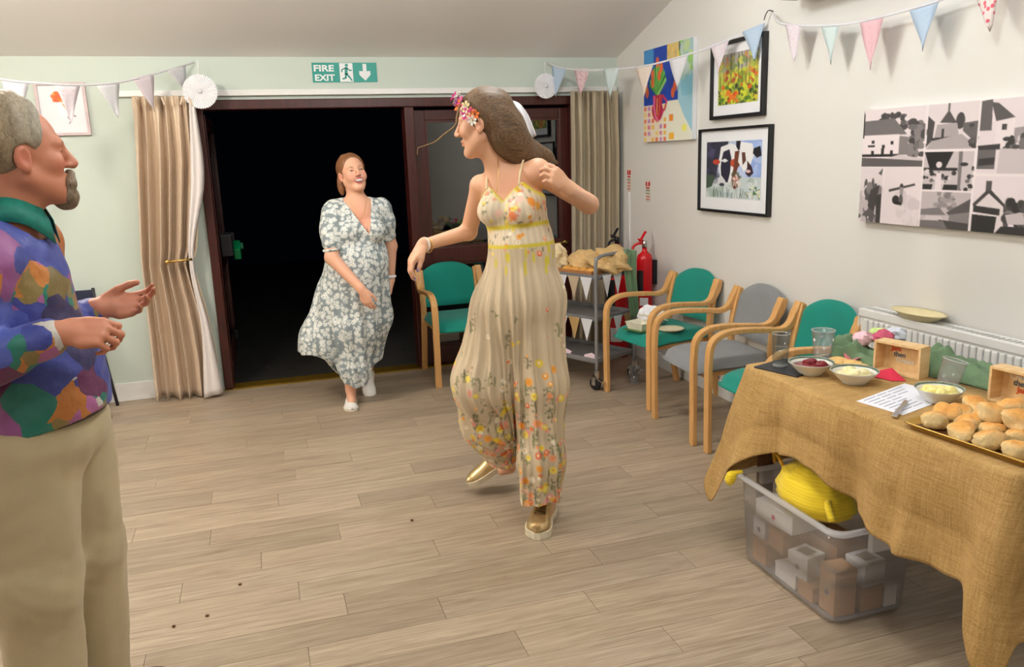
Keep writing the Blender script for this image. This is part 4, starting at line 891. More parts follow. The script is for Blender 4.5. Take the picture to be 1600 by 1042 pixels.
# top sheet, rounded softly into the edge
ins = 10; V2 = np.zeros((NS, ins, 3)); cx_ = np.array((2.12, 2.05, ZT+.004))
for j, a in enumerate(np.linspace(0, 1, ins)):
    V2[:, j] = V[:, 0]+(np.clip(V[:, 0], (1.82, 1.49, 0), (2.44, 2.62, 9))-V[:, 0])*min(1, a*3)
    if a*3 > 1: c_ = np.stack([np.full(NS, 2.3), np.clip(V[:, 0, 1], 1.9, 2.2), np.full(NS, ZT+.004)], 1); V2[:, j] = V2[:, j]+(c_-V2[:, j])*((a*3-1)/2)
    V2[:, j, 2] = ZT+.004
mb.grid(V2[:, ::-1], NS, ins)
mb.add([(1.815, 1.485, ZT+.0035), (2.44, 1.485, ZT+.0035), (2.44, 2.625, ZT+.0035), (1.815, 2.625, ZT+.0035)], [(0, 1, 2, 3)])
clo = mb.build('tablecloth', M['hessian'], None, True, solid=0.003); weld(clo.data)
tag(clo, 'coarse tan hessian cloth draped over the food table', 'tablecloth')
TT = ZT+.006      # surface things stand on

slate = plain('black slate', srgb(44, 44, 48), 0.6, 0, .1, 30, .2)
ml = MB().prism([(1.785, 2.605), (1.845, 2.42), (2.02, 2.485), (1.965, 2.665)], TT, TT+.006)
tag(ml.build('slate_mat', slate, None, bevel=.002), 'black slate mat under the water glass at the table corner', 'mat', 'slate mats')
ml = MB().prism([(2.03, 2.60), (2.075, 2.46), (2.22, 2.51), (2.175, 2.645)], TT, TT+.006)
tag(ml.build('slate_mat', slate, None, bevel=.002), 'black slate mat under the plastic cup beside the green muslin', 'mat', 'slate mats')
wg = thing('water_glass', 'straight glass of water on the slate mat', 'glass', (1.875, 2.565, TT+.007))
MB().shell([(0.001, .012), (.026, .012), (.027, .014), (.031, .128), (.033, .130), (.0335, .128), (.030, .004), (.028, .0), (.001, .0)], n=28).build('glass_wall', M['cup_glass'], wg, True)
wt = NT('water'); g = wt.n('ShaderNodeBsdfGlossy', {'Roughness': 0.02}); trn = wt.n('ShaderNodeBsdfTransparent', {'Color': (.90, .93, .95)}); mx = wt.n('ShaderNodeMixShader', {0: schlick(wt, .02), 1: trn.outputs[0], 2: g.outputs[0]}); wt.t.links.new(mx.outputs[0], wt.out.inputs[0])
MB().lathe([(0, .013), (.0255, .013), (.0285, .075), (0, .075)], n=24).build('water', wt.m, wg, True)
MB().tube([(.0325*math.cos(a), .0325*math.sin(a), .129) for a in np.linspace(0, 2*math.pi, 30)], .0014, 6).build('glass_rim', M['tub_rim'], wg, True); MB().lathe([(0, 0), (.027, 0), (.028, .004), (.026, .011), (0, .011)], n=24).build('thick_base', M['tub_rim'], wg, True)
plastic_cup('tall clear plastic cup with printed flowers standing behind the bowls', (2.085, 2.585, TT+.007), .118, .030, .044)
cer = plain('white glazed ceramic', srgb(228, 228, 220), 0.25, 0, .02)
band = plain('green leaf rim pattern', srgb(104, 120, 100), 0.3, 0, .35, 90)
def bowl(label, loc, r_, h, mat, blobs, fill):
    o = thing('bowl', label, 'bowl', loc, 0, 'rimmed ceramic bowls')
    MB().shell([(.001, .0), (r_*.50, .0), (r_*.52, .005), (r_*.80, h*.6), (r_*.96, h*.95), (r_, h), (r_*.985, h+.002), (r_*.93, h*.94), (r_*.74, h*.58), (r_*.45, .012), (.001, .012)], n=36).build('bowl_body', cer, o, True)
    MB().shell([(r_*.995, h+.0022), (r_*.93, h*.955+.0012)], n=36).build('rim_band', band, o, True)
    MB().shell([(.945*r_, h*.968), (r_*.905, h*.905)], n=36).build('inner_band', band, o, True)
    MB().lathe([(0, h*.80), (r_*.5, h*.80), (r_*.80, h*.74), (r_*.68, h*.5), (0, h*.35)], n=28).build(fill, mat, o, True)
    for k in range(blobs):
        q = rng.uniform(0, 6.28); d = r_*.5*math.sqrt(rng.random()); crumple(fill+'_lump', (d*math.cos(q), d*math.sin(q), h*.80), (r_*.26, r_*.22, h*.26), mat, 100+k+int(r_*1e4), .35, o, 7, world=False)
    return o
jam = plain('red jam', srgb(122, 22, 34), 0.18, 0, .3, 60, .3); cream = plain('clotted cream', srgb(238, 228, 178), 0.5, 0, .06, 50, .2); butter = plain('pale butter', srgb(244, 232, 150), 0.45, 0, .08, 50, .2)
bowl('ceramic bowl of red jam next to the water glass', (1.925, 2.445, TT), .083, .046, jam, 4, 'jam')
bowl('ceramic bowl of clotted cream between jam and paper sheet', (1.985, 2.285, TT), .083, .046, cream, 6, 'cream')
bowl('ceramic bowl heaped with butter curls on the paper sheet', (2.075, 1.995, TT+.001), .076, .046, butter, 9, 'butter')
bisc = plain('golden biscuit', srgb(226, 186, 116), 0.7, 0, .15, 60, .3)
for k, (x, y, z, lb) in enumerate([(2.10, 2.505, 0, 'golden biscuit lying behind the cream bowl, nearest the plastic cup'), (2.115, 2.45, .0, 'golden biscuit behind the cream bowl, second from the plastic cup'), (2.105, 2.395, 0, 'golden biscuit behind the cream bowl, nearest the wooden box')]):
    tag(crumple('biscuit', (x, y, TT+.014), (.033, .036, .016), bisc, 70+k, .25, flat_bottom=TT), lb, 'biscuit', 'biscuits on the cloth')
def wood_box(label, loc, rz, words):
    o = thing('wooden_box', label, 'box', loc, rz, 'wooden lettered boxes')     # opening looks along -x local, width along y
    w, h, d, t = .182, .118, .062, .009
    MB().box((0, -w/2, 0), (d, -w/2+t, h)).build('side', M['pine'], o, bevel=.001); MB().box((0, w/2-t, 0), (d, w/2, h)).build('side', M['pine'], o, bevel=.001)
    MB().box((0, -w/2+t, h-t), (d, w/2-t, h)).build('top', M['pine'], o, bevel=.001); MB().box((0, -w/2+t, 0), (d, w/2-t, t)).build('base', M['pine'], o, bevel=.001)
    MB().box((d-.006, -w/2+t, t), (d-.001, w/2-t, h-t)).build('back_board', M['pine'], o)
    for k, (tx, mt) in enumerate(words):
        me_loc = o.location.copy(); lo = lettering(tx, .026, (d-.0075, w/2-.035-.012*k, h-.040-.021*k), (0, -1, 0), (0, 0, 1), mt, o, .0006)
        co = np.empty(len(lo.data.vertices)*3, np.float32); lo.data.vertices.foreach_get('co', co); co = co.reshape(-1, 3)+np.array(me_loc); lo.data.vertices.foreach_set('co', co.ravel().astype(np.float32)); lo.data.update()
    return o
orange = plain('orange lettering', srgb(226, 84, 30), 0.6); slatec = plain('slate lettering', srgb(96, 104, 116), 0.6); chalk = plain('white lettering', srgb(240, 236, 226), 0.6)
wood_box('open pine box lettered in orange, grey and white beside the red napkin', (2.185, 2.305, TT), .27, [('Jam', orange), ('then', slatec), ('Cream', chalk)])
wood_box('open pine box lettered in white, blue and orange behind the scones', (2.235, 1.855, TT), .12, [('Cream', chalk), ('then', slatec), ('Jam', orange)])
rn = MB().add([(2.085, 2.335, TT+.004), (2.115, 2.245, TT+.001), (2.165, 2.30, TT+.03), (2.16, 2.225, TT+.001), (2.13, 2.37, TT+.001)], [(0, 1, 2), (1, 3, 2), (0, 2, 4)])
tag(rn.build('paper_napkin', plain('red paper', srgb(214, 44, 74), 0.8), None, solid=.0015), 'folded red paper napkin in front of the pine box', 'napkin')
sheet = thing('paper_sheet', 'handwritten white paper sheet under the butter bowl', 'paper', (1.98, 2.06, TT))
sq = [np.array(q) for q in ((1.842, 2.103), (2.135, 2.205), (2.165, 2.02), (1.872, 1.93))]
MB().prism([tuple(q) for q in sq], TT, TT+.0008).build('sheet', plain('notepaper', srgb(232, 234, 244), 0.8, 0, .02), sheet, world=True)
ink = plain('grey ink', srgb(130, 134, 150), 0.8)
for k in range(8):
    for s0, s1 in ((.08, .30), (.34, .52), (.56, .86-.05*(k % 3))):
        t = .08+.11*k; P_ = lambda u: (sq[0]*(1-u)+sq[1]*u)*(1-t)+(sq[3]*(1-u)+sq[2]*u)*t
        if s0 > .5 and t > .3: continue
        a, b = P_(s0), P_(s1); n_ = np.array((b-a)[::-1])*np.array((-1, 1)); n_ = n_/np.linalg.norm(n_)*.0016
        MB().prism([tuple(a-n_), tuple(b-n_), tuple(b+n_), tuple(a+n_)], TT+.0008, TT+.0012).build('handwriting', ink, sheet, world=True)
kn = thing('butter_knife', 'short-handled butter knife on the edge of the paper sheet', 'knife', (1.90, 1.97, TT+.002), math.atan2(.105, .143))
MB().strip(spline([(-.095, 0, .004), (-.05, 0, .008), (.0, 0, .008)], 8), (0, 1, 0), np.linspace(.018, .013, 8), .007).build('handle', M['chrome'], kn, bevel=.002); MB().prism([(0, -.006), (.05, -.009), (.082, -.007), (.095, .004), (.08, .008), (0, .006)], .006, .0085).build('blade', M['chrome'], kn, bevel=.0008)
plastic_cup('clear plastic tumbler tilted against the green muslin behind the butter', (2.225, 2.11, TT+.006), .095, .034, .040, 'cup_plastic', rot(.10, .22, 0), False)

# sage muslin runner bunched along the wall side of the table
def runner(label, path, w, hgt, seed, nm='muslin_runner', mat='muslin'):
    P = spline(path, 90); rr = np.random.RandomState(seed); nv = 26; V = np.zeros((90, nv, 3)); ph = rr.uniform(0, 6, 6)
    for i in range(90):
        d = P[min(i+1, 89)]-P[max(i-1, 0)]; d /= np.linalg.norm(d); n_ = np.array((-d[1], d[0], 0)); s = i/89*7
        for j, a in enumerate(np.linspace(-1, 1, nv)):
            e = max(0, 1-a*a)**.6; hh = e*(hgt*(.6+.25*math.sin(2.1*s+ph[0])+.15*math.sin(5*s+ph[1]+2*a)))+e*.018*math.sin(9*a+3*math.sin(2.7*s+ph[2])+ph[3])+e*.010*math.sin(21*a+7*s+ph[4])+e*.008*math.sin(31*a-9*s)
            V[i, j] = P[i]+n_*(a*w*(1+.2*math.sin(3*s+ph[5]))+.006*math.sin(4*s+7*a)); V[i, j, 2] = TT+max(.001, hh)
    return tag(MB().grid(V, 90, nv).build(nm, M[mat], None, True, solid=.003), label, 'cloth')
runner('sage green muslin bunched along the wall side of the table', [(2.15, 2.60, 0), (2.24, 2.50, 0), (2.31, 2.36, 0), (2.36, 2.20, 0), (2.375, 2.02, 0), (2.37, 1.85, 0), (2.38, 1.66, 0)], .065, .085, 5)
for k, (c_, col, lb) in enumerate((((2.235, 2.535, TT+.085), srgb(236, 196, 206), 'pale pink crumpled paper scrap on the green muslin'), ((2.29, 2.49, TT+.095), srgb(206, 90, 120), 'dark pink crumpled paper scrap on the green muslin'), ((2.325, 2.56, TT+.085), srgb(196, 222, 140), 'lime green crumpled paper scrap by the radiator'), ((2.36, 2.50, TT+.095), srgb(214, 220, 232), 'pale grey crumpled paper scrap by the radiator'))):
    tag(crumple('paper_scrap', c_, (.034, .03, .024), plain('scrap paper %d' % k, col, 0.8), 300+k, .5, n=7), lb, 'paper scrap', 'paper scraps on the muslin')
sn = MB().add([(2.13, 2.50, TT+.002), (2.17, 2.47, TT+.03), (2.19, 2.52, TT+.02), (2.15, 2.54, TT+.035)], [(0, 1, 2), (0, 2, 3)]); tag(sn.build('paper_napkin', plain('pink napkin', srgb(222, 130, 140), 0.8), None, solid=.0015), 'small pink folded napkin behind the biscuits', 'napkin')

# tray of scones
tA = np.array((1.788, 1.846)); tl = np.array((.105, -.9945)); ts = np.array((.935, .355)); ts = np.array((-tl[1], tl[0])); TLn, TSn = .47, .345
gold = plain('gold tin', srgb(196, 160, 84), 0.35, 0.7, .05); brown = plain('dark non-stick base', srgb(96, 58, 32), 0.4, 0.1, .15, 30)
ty = thing('baking_tray', 'gold-rimmed baking tray full of scones', 'tray', (tA[0], tA[1], TT), math.atan2(tl[1], tl[0]))     # local +x along the table, +y towards the wall
def rr_rect(x0, y0, x1, y1, r_, n=5):
    pts = []
    for cx, cy, a0 in ((x1-r_, y1-r_, 0), (x0+r_, y1-r_, 90), (x0+r_, y0+r_, 180), (x1-r_, y0+r_, 270)):
        for k in range(n+1): a = math.radians(a0+90*k/n); pts.append((cx+r_*math.cos(a), cy+r_*math.sin(a)))
    return pts
def ring(mb, loops):
    n = len(loops[0]); V = [p_ for l in loops for p_ in l]; mb.add(V, [(i*n+k, i*n+(k+1) % n, (i+1)*n+(k+1) % n, (i+1)*n+k) for i in range(len(loops)-1) for k in range(n)]); return mb
def lp(off, z, r_=.03): return [(a, b, z) for a, b in rr_rect(off, off, TLn-off, TSn-off, r_)]
MB().prism(rr_rect(.012, .012, TLn-.012, TSn-.012, .025), .001, .004).build('tray_base', brown, ty)
ring(MB(), [lp(.011, .001), lp(.002, .020), lp(-.003, .022), lp(-.005, .019), lp(-.003, .016), lp(.0, .018), lp(.014, .004)]).build('tray_rim', gold, ty, True)
def scone_mesh(seed):
    rr = np.random.RandomState(seed); n, m = 9, 22; V = []; Fs = []; K = rr.normal(size=(6, 3))*1.7; ph = rr.uniform(0, 6, 6); cols = []
    pr_ = [(0, 0), (.7, .0), (.92, .12), (1.0, .35), (.97, .55), (1.0, .70), (.88, .88), (.6, .98), (.3, 1.02), (0, 1.03)]
    top = np.array(srgb(226, 166, 84)); side = np.array(srgb(238, 214, 160)); dk = np.array(srgb(196, 128, 56))
    for r_, z in pr_:
        for k in range(m):
            q = 2*math.pi*k/m; d = np.array((r_*math.cos(q), r_*math.sin(q), z)); f_ = 1+.16*np.sin(K@d*1.6+ph).mean()*2+.07*math.sin(3*q+ph[0])+.05*math.sin(7*q+9*z+ph[3])
            V.append((.039*d[0]*f_, .039*d[1]*f_, .046*z*(1+.18*math.sin(q+ph[1])*r_+.06*math.sin(3*q+ph[4])*r_)))
            w = min(1, max(0, (z-.66)/.3)); w2 = .5+.5*math.sin((K[0]@d)*2+ph[2]); c = side*(1-w)+(top*(1-w2*.5)+dk*w2*.5)*w; c = c*(1+.08*math.sin((K[1]@d)*9)); cols.append(c)
    for i in range(len(pr_)-1):
        for k in range(m): Fs.append((i*m+k, i*m+(k+1) % m, (i+1)*m+(k+1) % m, (i+1)*m+k))
    me = raw_mesh('scone', V, Fs); set_col(me, np.array(cols))
    if 'scone' not in M: M['scone'] = vcol('baked scone', 0.75, 1.0, 70)
    me.materials.append(M['scone']); me.polygons.foreach_set('use_smooth', np.ones(len(me.polygons), bool)); return me
scm = [scone_mesh(s) for s in range(5)]
sp = [(1.858, 1.792, 0), (1.922, 1.812, 0), (1.985, 1.825, 0), (1.918, 1.728, 0), (1.850, 1.685, 0), (1.858, 1.605, 0), (2.052, 1.806, 0), (2.085, 1.862, 0), (1.925, 1.652, .0), (2.122, 1.78, 0), (1.870, 1.525, 0), (2.00, 1.745, 0), (2.077, 1.715, 0), (1.935, 1.575, 0), (1.945, 1.495, 0), (1.99, 1.655, 0), (2.0, 1.57, 0), (2.06, 1.625, 0), (2.14, 1.69, 0), (2.01, 1.49, 0), (2.08, 1.54, 0), (2.15, 1.60, 0), (2.10, 1.46, 0), (1.955, 1.69, .040), (2.03, 1.69, .041), (2.10, 1.65, .040), (1.965, 1.61, .041), (2.04, 1.58, .041)]
ORD = ['first', 'second', 'third', 'fourth', 'fifth', 'sixth', 'seventh', 'eighth', 'ninth', 'tenth', 'eleventh', 'twelfth']
def sc_uv(k): q = np.array(sp[k][:2])-tA; return float(q@tl), float(q@ts)
def sc_row(k): return -1 if sp[k][2] else int(min(3, max(0, (sc_uv(k)[1]-.005)//.075)))
def scone_label(k):
    mates = sorted((j for j in range(len(sp)) if sc_row(j) == sc_row(k)), key=lambda j: sc_uv(j)[0]); n_ = ORD[mates.index(k)]
    return 'scone on the upper layer of the heap, %s from the butter end' % n_ if sp[k][2] else 'scone in the %s row from the front tray rim, %s from the butter end' % (ORD[sc_row(k)], n_)
for k, (x, y, z) in enumerate(sp):
    o = bpy.data.objects.new('scone', scm[k % 5]); C.objects.link(o); o.location = (x, y, TT+.005+z); s = rng.uniform(.84, 1.0); o.scale = (s, s, rng.uniform(.9, 1.15)); o.rotation_euler = (rng.uniform(-.08, .08), rng.uniform(-.08, .08), rng.uniform(0, 6.28))
    lb = {0: 'golden scone at the near-empty corner of the tray beside the knife', 4: 'pale scone at the front tray rim, first past the empty corner', 5: 'pale scone at the front tray rim, second past the empty corner', 10: 'browned scone at the front tray rim, third past the empty corner', 7: 'scone at the tray edge closest to the butter bowl'}.get(k)
    if lb is None: lb = scone_label(k)
    tag(o, lb, 'scone', 'scones on the tray' if not z else 'upper scones on the tray')

# ------------------------------------------------------------------ plastic tub with boxes and the yellow knitted bag
tub = thing('storage_tub', 'cloudy plastic storage tub of small boxes under the table', 'storage tub', (1.86, 2.26, 0))
BX0, BX1, BY0, BY1, TH = 1.705, 2.005, 1.995, 2.52, .352
def tl_(e, z, r_=.05): return [(a, b, z) for a, b in rr_rect(BX0-e, BY0-e, BX1+e, BY1+e, r_, 6)]
ring(MB(), [tl_(.0, .012), tl_(.004, .03), tl_(.012, .19), tl_(.012, .19), tl_(.020, TH-.01)]).build('tub_wall', M['tub'], tub, True, world=True, solid=.003)
MB().prism(rr_rect(BX0+.004, BY0+.004, BX1-.004, BY1-.004, .045, 6), .010, .013).build('tub_base', M['tub'], tub, world=True)
ring(MB(), [tl_(-.03, .0), tl_(-.02, .0), tl_(-.02, .011), tl_(-.03, .011)]).build('foot_ridge', M['tub_rim'], tub, True, world=True)
ring(MB(), [tl_(.017, TH-.012), tl_(.034, TH-.014), tl_(.040, TH-.006), tl_(.034, TH+.004), tl_(.022, TH+.006), tl_(.018, TH-.002), tl_(.017, TH-.012)]).build('tub_rim', M['tub_rim'], tub, True, world=True)
for y in (1.955, 2.56): MB().box((1.80, y-.012, TH-.075), (1.91, y+.012, TH-.014)).build('grip', M['tub_rim'], tub, world=True, bevel=.006)
wcard = plain('white gift card', srgb(230, 228, 226), 0.7, 0, .02); bcard = plain('brown gift card', srgb(186, 144, 102), 0.75, 0, .06); motifp = plain('pink motif', srgb(206, 70, 110), 0.7); motifb = plain('violet motif', srgb(110, 104, 150), 0.7); cell = plain('grey window film', srgb(150, 140, 130), 0.3)
def gift(label, c, size, rz, mat, motif=None, window=False, tilt=0):
    o = thing('gift_box', label, 'box', (c[0], c[1], c[2]-size[2]/2), rz, 'little boxes in the tub'); sx, sy, sz = size
    o.rotation_euler = (tilt, 0, rz)
    MB().box((-sx/2, -sy/2, 0), (sx/2, sy/2, sz*.82)).build('box_body', mat, o, bevel=.002); MB().box((-sx/2-.001, -sy/2-.001, sz*.82), (sx/2+.001, sy/2+.001, sz)).build('box_lid', mat, o, bevel=.002)
    if motif is not None:
        fl = [(0+.013*(1 if k % 2 else .5)*math.cos(k*.628), sz*.45+.013*(1 if k % 2 else .5)*math.sin(k*.628)) for k in range(10)]
        MB().prism([(q[0], q[1]) for q in fl], -sx/2-.0016, -sx/2-.0002, 'x').build('motif', motif, o)
    if window: MB().box((-sx*.28, -sy*.28, sz), (sx*.28, sy*.28, sz+.0012)).build('lid_window', cell, o)
    return o
gift('long white and brown box with a pink flower lying on top in the tub', (1.80, 2.39, .225), (.12, .20, .072), .10, wcard, motifp)
gift('small white box with a dark motif below the long flower box', (1.765, 2.455, .148), (.075, .070, .075), .05, wcard, motifb)
gift('brown card box in the middle of the tub below the flower box', (1.785, 2.355, .142), (.10, .095, .080), -.05, bcard)
gift('plain brown box on the tub floor at the far end', (1.765, 2.44, .062), (.085, .085, .092), 0, bcard)
gift('white box with a grey star standing near the tub front corner', (1.762, 2.215, .118), (.088, .088, .088), .2, wcard, motifb, True)
gift('white box on the tub floor below the star box', (1.768, 2.275, .045), (.095, .12, .060), .0, wcard)
gift('brown box on the tub floor beneath the star box', (1.765, 2.16, .044), (.09, .08, .058), .0, bcard)
gift('tall brown box with a violet motif in the front corner of the tub', (1.775, 2.062, .098), (.085, .082, .168), -.06, bcard, motifb)
gift('white box with a window lid at the short end of the tub', (1.885, 2.062, .150), (.092, .088, .088), .08, wcard, None, True)
gift('brown box under the windowed white box', (1.885, 2.062, .058), (.086, .084, .088), 0, bcard)
gift('small white box in the right corner of the tub', (1.962, 2.055, .05), (.052, .07, .074), 0, wcard)
gift('large brown box at the back of the tub behind the star box', (1.91, 2.24, .10), (.13, .15, .17), .05, bcard)
gift('large brown box in the far back of the tub', (1.92, 2.42, .12), (.12, .16, .21), -.04, bcard)
# yellow knitted bag
yk = NT('yellow knit'); wv = yk.n('ShaderNodeTexWave', {'Vector': yk.coord((1, 1, 1)), 'Scale': 30.0, 'Distortion': 2.0, 'Detail': 2.0}, bands_direction='Z'); yk.bsdf(yk.ramp(wv.outputs[1], [(0.2, srgb(238, 206, 36)), (0.8, srgb(244, 214, 48))]), 0.9, 0, wv.outputs[1], .14, .004, Sheen_Weight=.2)
yb = thing('knitted_bag', 'bright yellow knitted bag with cord handle on top of the boxes', 'bag', (1.84, 2.27, .20))
n, m = 18, 44; V = []; Fs = []
for i in range(n+1):
    th = math.pi*i/n
    for k in range(m):
        q = 2*math.pi*k/m; d = np.array((math.sin(th)*math.cos(q), math.sin(th)*math.sin(q), math.cos(th)))
        rib = 1+.02*math.sin(9*q)+.05*math.sin(2*q+1)*math.sin(th)+.04*math.sin(5*d[2]*3+2*q)
        pt_ = np.array((.120*d[0], .172*d[1], .118*d[2]))*rib; pt_[1] += .02*d[2]; pt_[2] = pt_[2]*(1 if d[2] > 0 else .55)
        V.append(np.array((1.845, 2.285, .335))+pt_)
for i in range(n):
    for k in range(m): Fs.append((i*m+k, (i+1)*m+k, (i+1)*m+(k+1) % m, i*m+(k+1) % m))
yo = MB().add(V, Fs).build('knitted_body', yk.m, yb, True, world=True); weld(yo.data)
MB().tube(spline([(1.80, 2.39, .375), (1.79, 2.42, .425), (1.80, 2.47, .445), (1.83, 2.52, .42), (1.85, 2.54, .37)], 16), .007).build('cord_handle', plain('amber cord', srgb(226, 166, 40), 0.7), yb, True, world=True)
MB().tube(spline([(1.795, 2.36, .372), (1.78, 2.33, .395), (1.79, 2.28, .405), (1.80, 2.25, .40)], 12), [.010, .012, .014, .015, .016, .016, .015, .014, .013, .012, .011, .008]).build('knitted_leaf', yk.m, yb, True, world=True)
MB().tube(spline([(1.79, 2.15, .375), (1.775, 2.13, .36), (1.77, 2.10, .325)], 8), .012).build('knitted_tab', yk.m, yb, True, world=True)
ytl = MB().tube(spline([(1.690, 2.515, .364), (1.664, 2.530, .356), (1.652, 2.540, .335), (1.650, 2.545, .305)], 14), np.interp(np.linspace(0, 1, 14), [0, .3, .5, .8, 1], [.006, .010, .020, .022, .010]))
ytl.build('tassel', yk.m, yb, True, world=True)

# crumbs dropped on the floor
crm = plain('brown crumb', srgb(96, 60, 34), 0.8)
for k, (px_, py_) in enumerate(((-.31, 2.83), (.53, 3.33), (-.42, 2.80), (-.20, 3.02))):
    tag(crumple('crumb', (px_, py_, .004), (.006, .005, .004), crm, 500+k, .4, n=5, flat_bottom=0), ['reddish crumb on the floor near the man\'s shoe', 'dark crumb on the floor left of the gold shoe', 'tiny crumb on the floor closest to the man\'s shoe', 'small crumb on the open floor between the man and the dancer'][k], 'crumb', 'crumbs on the floor')
# ================================================================== people: smooth distance fields, meshed by surface nets
def smin(a, b, k):
    h = np.maximum(k-np.abs(a-b), 0)/k
    return np.minimum(a, b)-h*h*k*.25
def fE(x, y, z, c, r):
    a, b, d = (x-c[0])/r[0], (y-c[1])/r[1], (z-c[2])/r[2]
    k0 = np.sqrt(a*a+b*b+d*d)+1e-6; k1 = np.sqrt((a/r[0])**2+(b/r[1])**2+(d/r[2])**2)+1e-6
    return k0*(k0-1)/k1
def fK(x, y, z, a, b, ra, rb):
    ab = np.subtract(b, a); L = float(ab@ab)+1e-12
    t = np.clip(((x-a[0])*ab[0]+(y-a[1])*ab[1]+(z-a[2])*ab[2])/L, 0, 1)
    return np.sqrt((x-a[0]-t*ab[0])**2+(y-a[1]-t*ab[1])**2+(z-a[2]-t*ab[2])**2)-(ra+(rb-ra)*t)

class Vol:
    def __init__(s, lo, hi, h):
        s.lo = np.array(lo, float); s.h = h; s.n = np.ceil((np.array(hi)-s.lo)/h).astype(int)+1
        s.ax = [(s.lo[i]+h*np.arange(s.n[i])).astype(np.float32) for i in range(3)]
        s.F = np.full(tuple(s.n), .1, np.float32)
    def sub(s, lo, hi):
        a = np.clip(np.floor((np.array(lo)-s.lo)/s.h).astype(int), 0, s.n-1); b = np.clip(np.ceil((np.array(hi)-s.lo)/s.h).astype(int)+1, 1, s.n)
        sl = tuple(slice(a[i], b[i]) for i in range(3))
        return sl, s.ax[0][sl[0]][:, None, None], s.ax[1][sl[1]][None, :, None], s.ax[2][sl[2]][None, None, :]
    def put(s, fn, lo, hi, k=.02, cut=False):
        pad = k+.03; sl, X, Y, Z = s.sub(np.array(lo)-pad, np.array(hi)+pad)
        if s.F[sl].size == 0: return s
        d = fn(X, Y, Z).astype(np.float32)
        s.F[sl] = -smin(-s.F[sl], d, k) if cut else smin(s.F[sl], d, k)
        return s
    def cone(s, a, b, ra, rb, k=.025):
        a, b = np.array(a, float), np.array(b, float); m = max(ra, rb)
        return s.put(lambda X, Y, Z: fK(X, Y, Z, a, b, ra, rb), np.minimum(a, b)-m, np.maximum(a, b)+m, k)
    def chain(s, pts, k=.025):
        for p_, q in zip(pts[:-1], pts[1:]): s.cone(p_[:3], q[:3], p_[3], q[3], k)
        return s
    def ell(s, c, r, k=.03, R=None, cut=False):
        c = np.array(c, float); m = max(r)
        if R is None: fn = lambda X, Y, Z: fE(X, Y, Z, c, r)
        else:
            def fn(X, Y, Z):
                dx, dy, dz = X-c[0], Y-c[1], Z-c[2]; l = [dx*R[0, i]+dy*R[1, i]+dz*R[2, i] for i in range(3)]
                return fE(l[0], l[1], l[2], (0, 0, 0), r)
        return s.put(fn, c-m, c+m, k, cut)
    def local(s, fn, c, R, sc, rad, k=.02, cut=False):
        c = np.array(c, float)
        def g(X, Y, Z):
            dx, dy, dz = (X-c[0])/sc, (Y-c[1])/sc, (Z-c[2])/sc
            l = [dx*R[0, i]+dy*R[1, i]+dz*R[2, i] for i in range(3)]
            return fn(l[0], l[1], l[2])*sc
        return s.put(g, c-rad, c+rad, k, cut)
    def clip(s, fn):
        """keep where fn < 0"""
        X, Y, Z = s.ax[0][:, None, None], s.ax[1][None, :, None], s.ax[2][None, None, :]
        s.F = np.maximum(s.F, fn(X, Y, Z).astype(np.float32)); return s
    def wobble(s, fn):
        X, Y, Z = s.ax[0][:, None, None], s.ax[1][None, :, None], s.ax[2][None, None, :]
        m = np.abs(s.F) < .05
        s.F = np.where(m, s.F+fn(X, Y, Z).astype(np.float32), s.F); return s
    def mesh(s):
        F = s.F; F[0] = F[-1] = .1; F[:, 0] = F[:, -1] = .1; F[:, :, 0] = F[:, :, -1] = .1
        sg = F < 0; n = s.n; cid = []; pts = []; quads = []
        for ax in range(3):
            a = [slice(None)]*3; b = [slice(None)]*3; a[ax] = slice(0, -1); b[ax] = slice(1, None)
            idx = np.argwhere(sg[tuple(a)] != sg[tuple(b)])
            if len(idx) == 0: continue
            nx = idx.copy(); nx[:, ax] += 1
            f0 = F[idx[:, 0], idx[:, 1], idx[:, 2]]; f1 = F[nx[:, 0], nx[:, 1], nx[:, 2]]; t = f0/(f0-f1)
            P = idx.astype(float); P[:, ax] += t
            u, w = [(1, 2), (2, 0), (0, 1)][ax]; q = []
            for du, dw in ((-1, -1), (0, -1), (0, 0), (-1, 0)):
                c = idx.copy(); c[:, u] += du; c[:, w] += dw; k = (c[:, 0]*n[1]+c[:, 1])*n[2]+c[:, 2]
                q.append(k); cid.append(k); pts.append(P)
            q = np.stack(q, 1); flip = f0 > 0; q[flip] = q[flip][:, ::-1]; quads.append(q)
        cid = np.concatenate(cid); pts = np.concatenate(pts); quads = np.concatenate(quads)
        un, inv = np.unique(cid, return_inverse=True); cnt = np.bincount(inv)
        V = np.stack([np.bincount(inv, pts[:, i])/cnt for i in range(3)], 1)*s.h+s.lo
        return V, np.searchsorted(un, quads)

def vol_obj(name, vol, mat, parent, colfn=None, smooth_it=1, keep=False):
    V, Q = vol.mesh()
    for _ in range(smooth_it):                                # one light relaxation takes the grid stepping out
        acc = np.zeros_like(V); c = np.zeros(len(V))
        for i in range(4):
            a, b = Q[:, i], Q[:, (i+1) % 4]
            for d in range(3): acc[:, d] += np.bincount(a, V[b, d], len(V))+np.bincount(b, V[a, d], len(V))
            c += np.bincount(a, minlength=len(V))+np.bincount(b, minlength=len(V))
        V = V*.5+.5*acc/np.maximum(c, 1)[:, None]
    me = raw_mesh(name, V-np.array(parent.location), Q)
    if colfn is not None: set_col(me, colfn(V))
    return link(name, me, mat, parent, True)

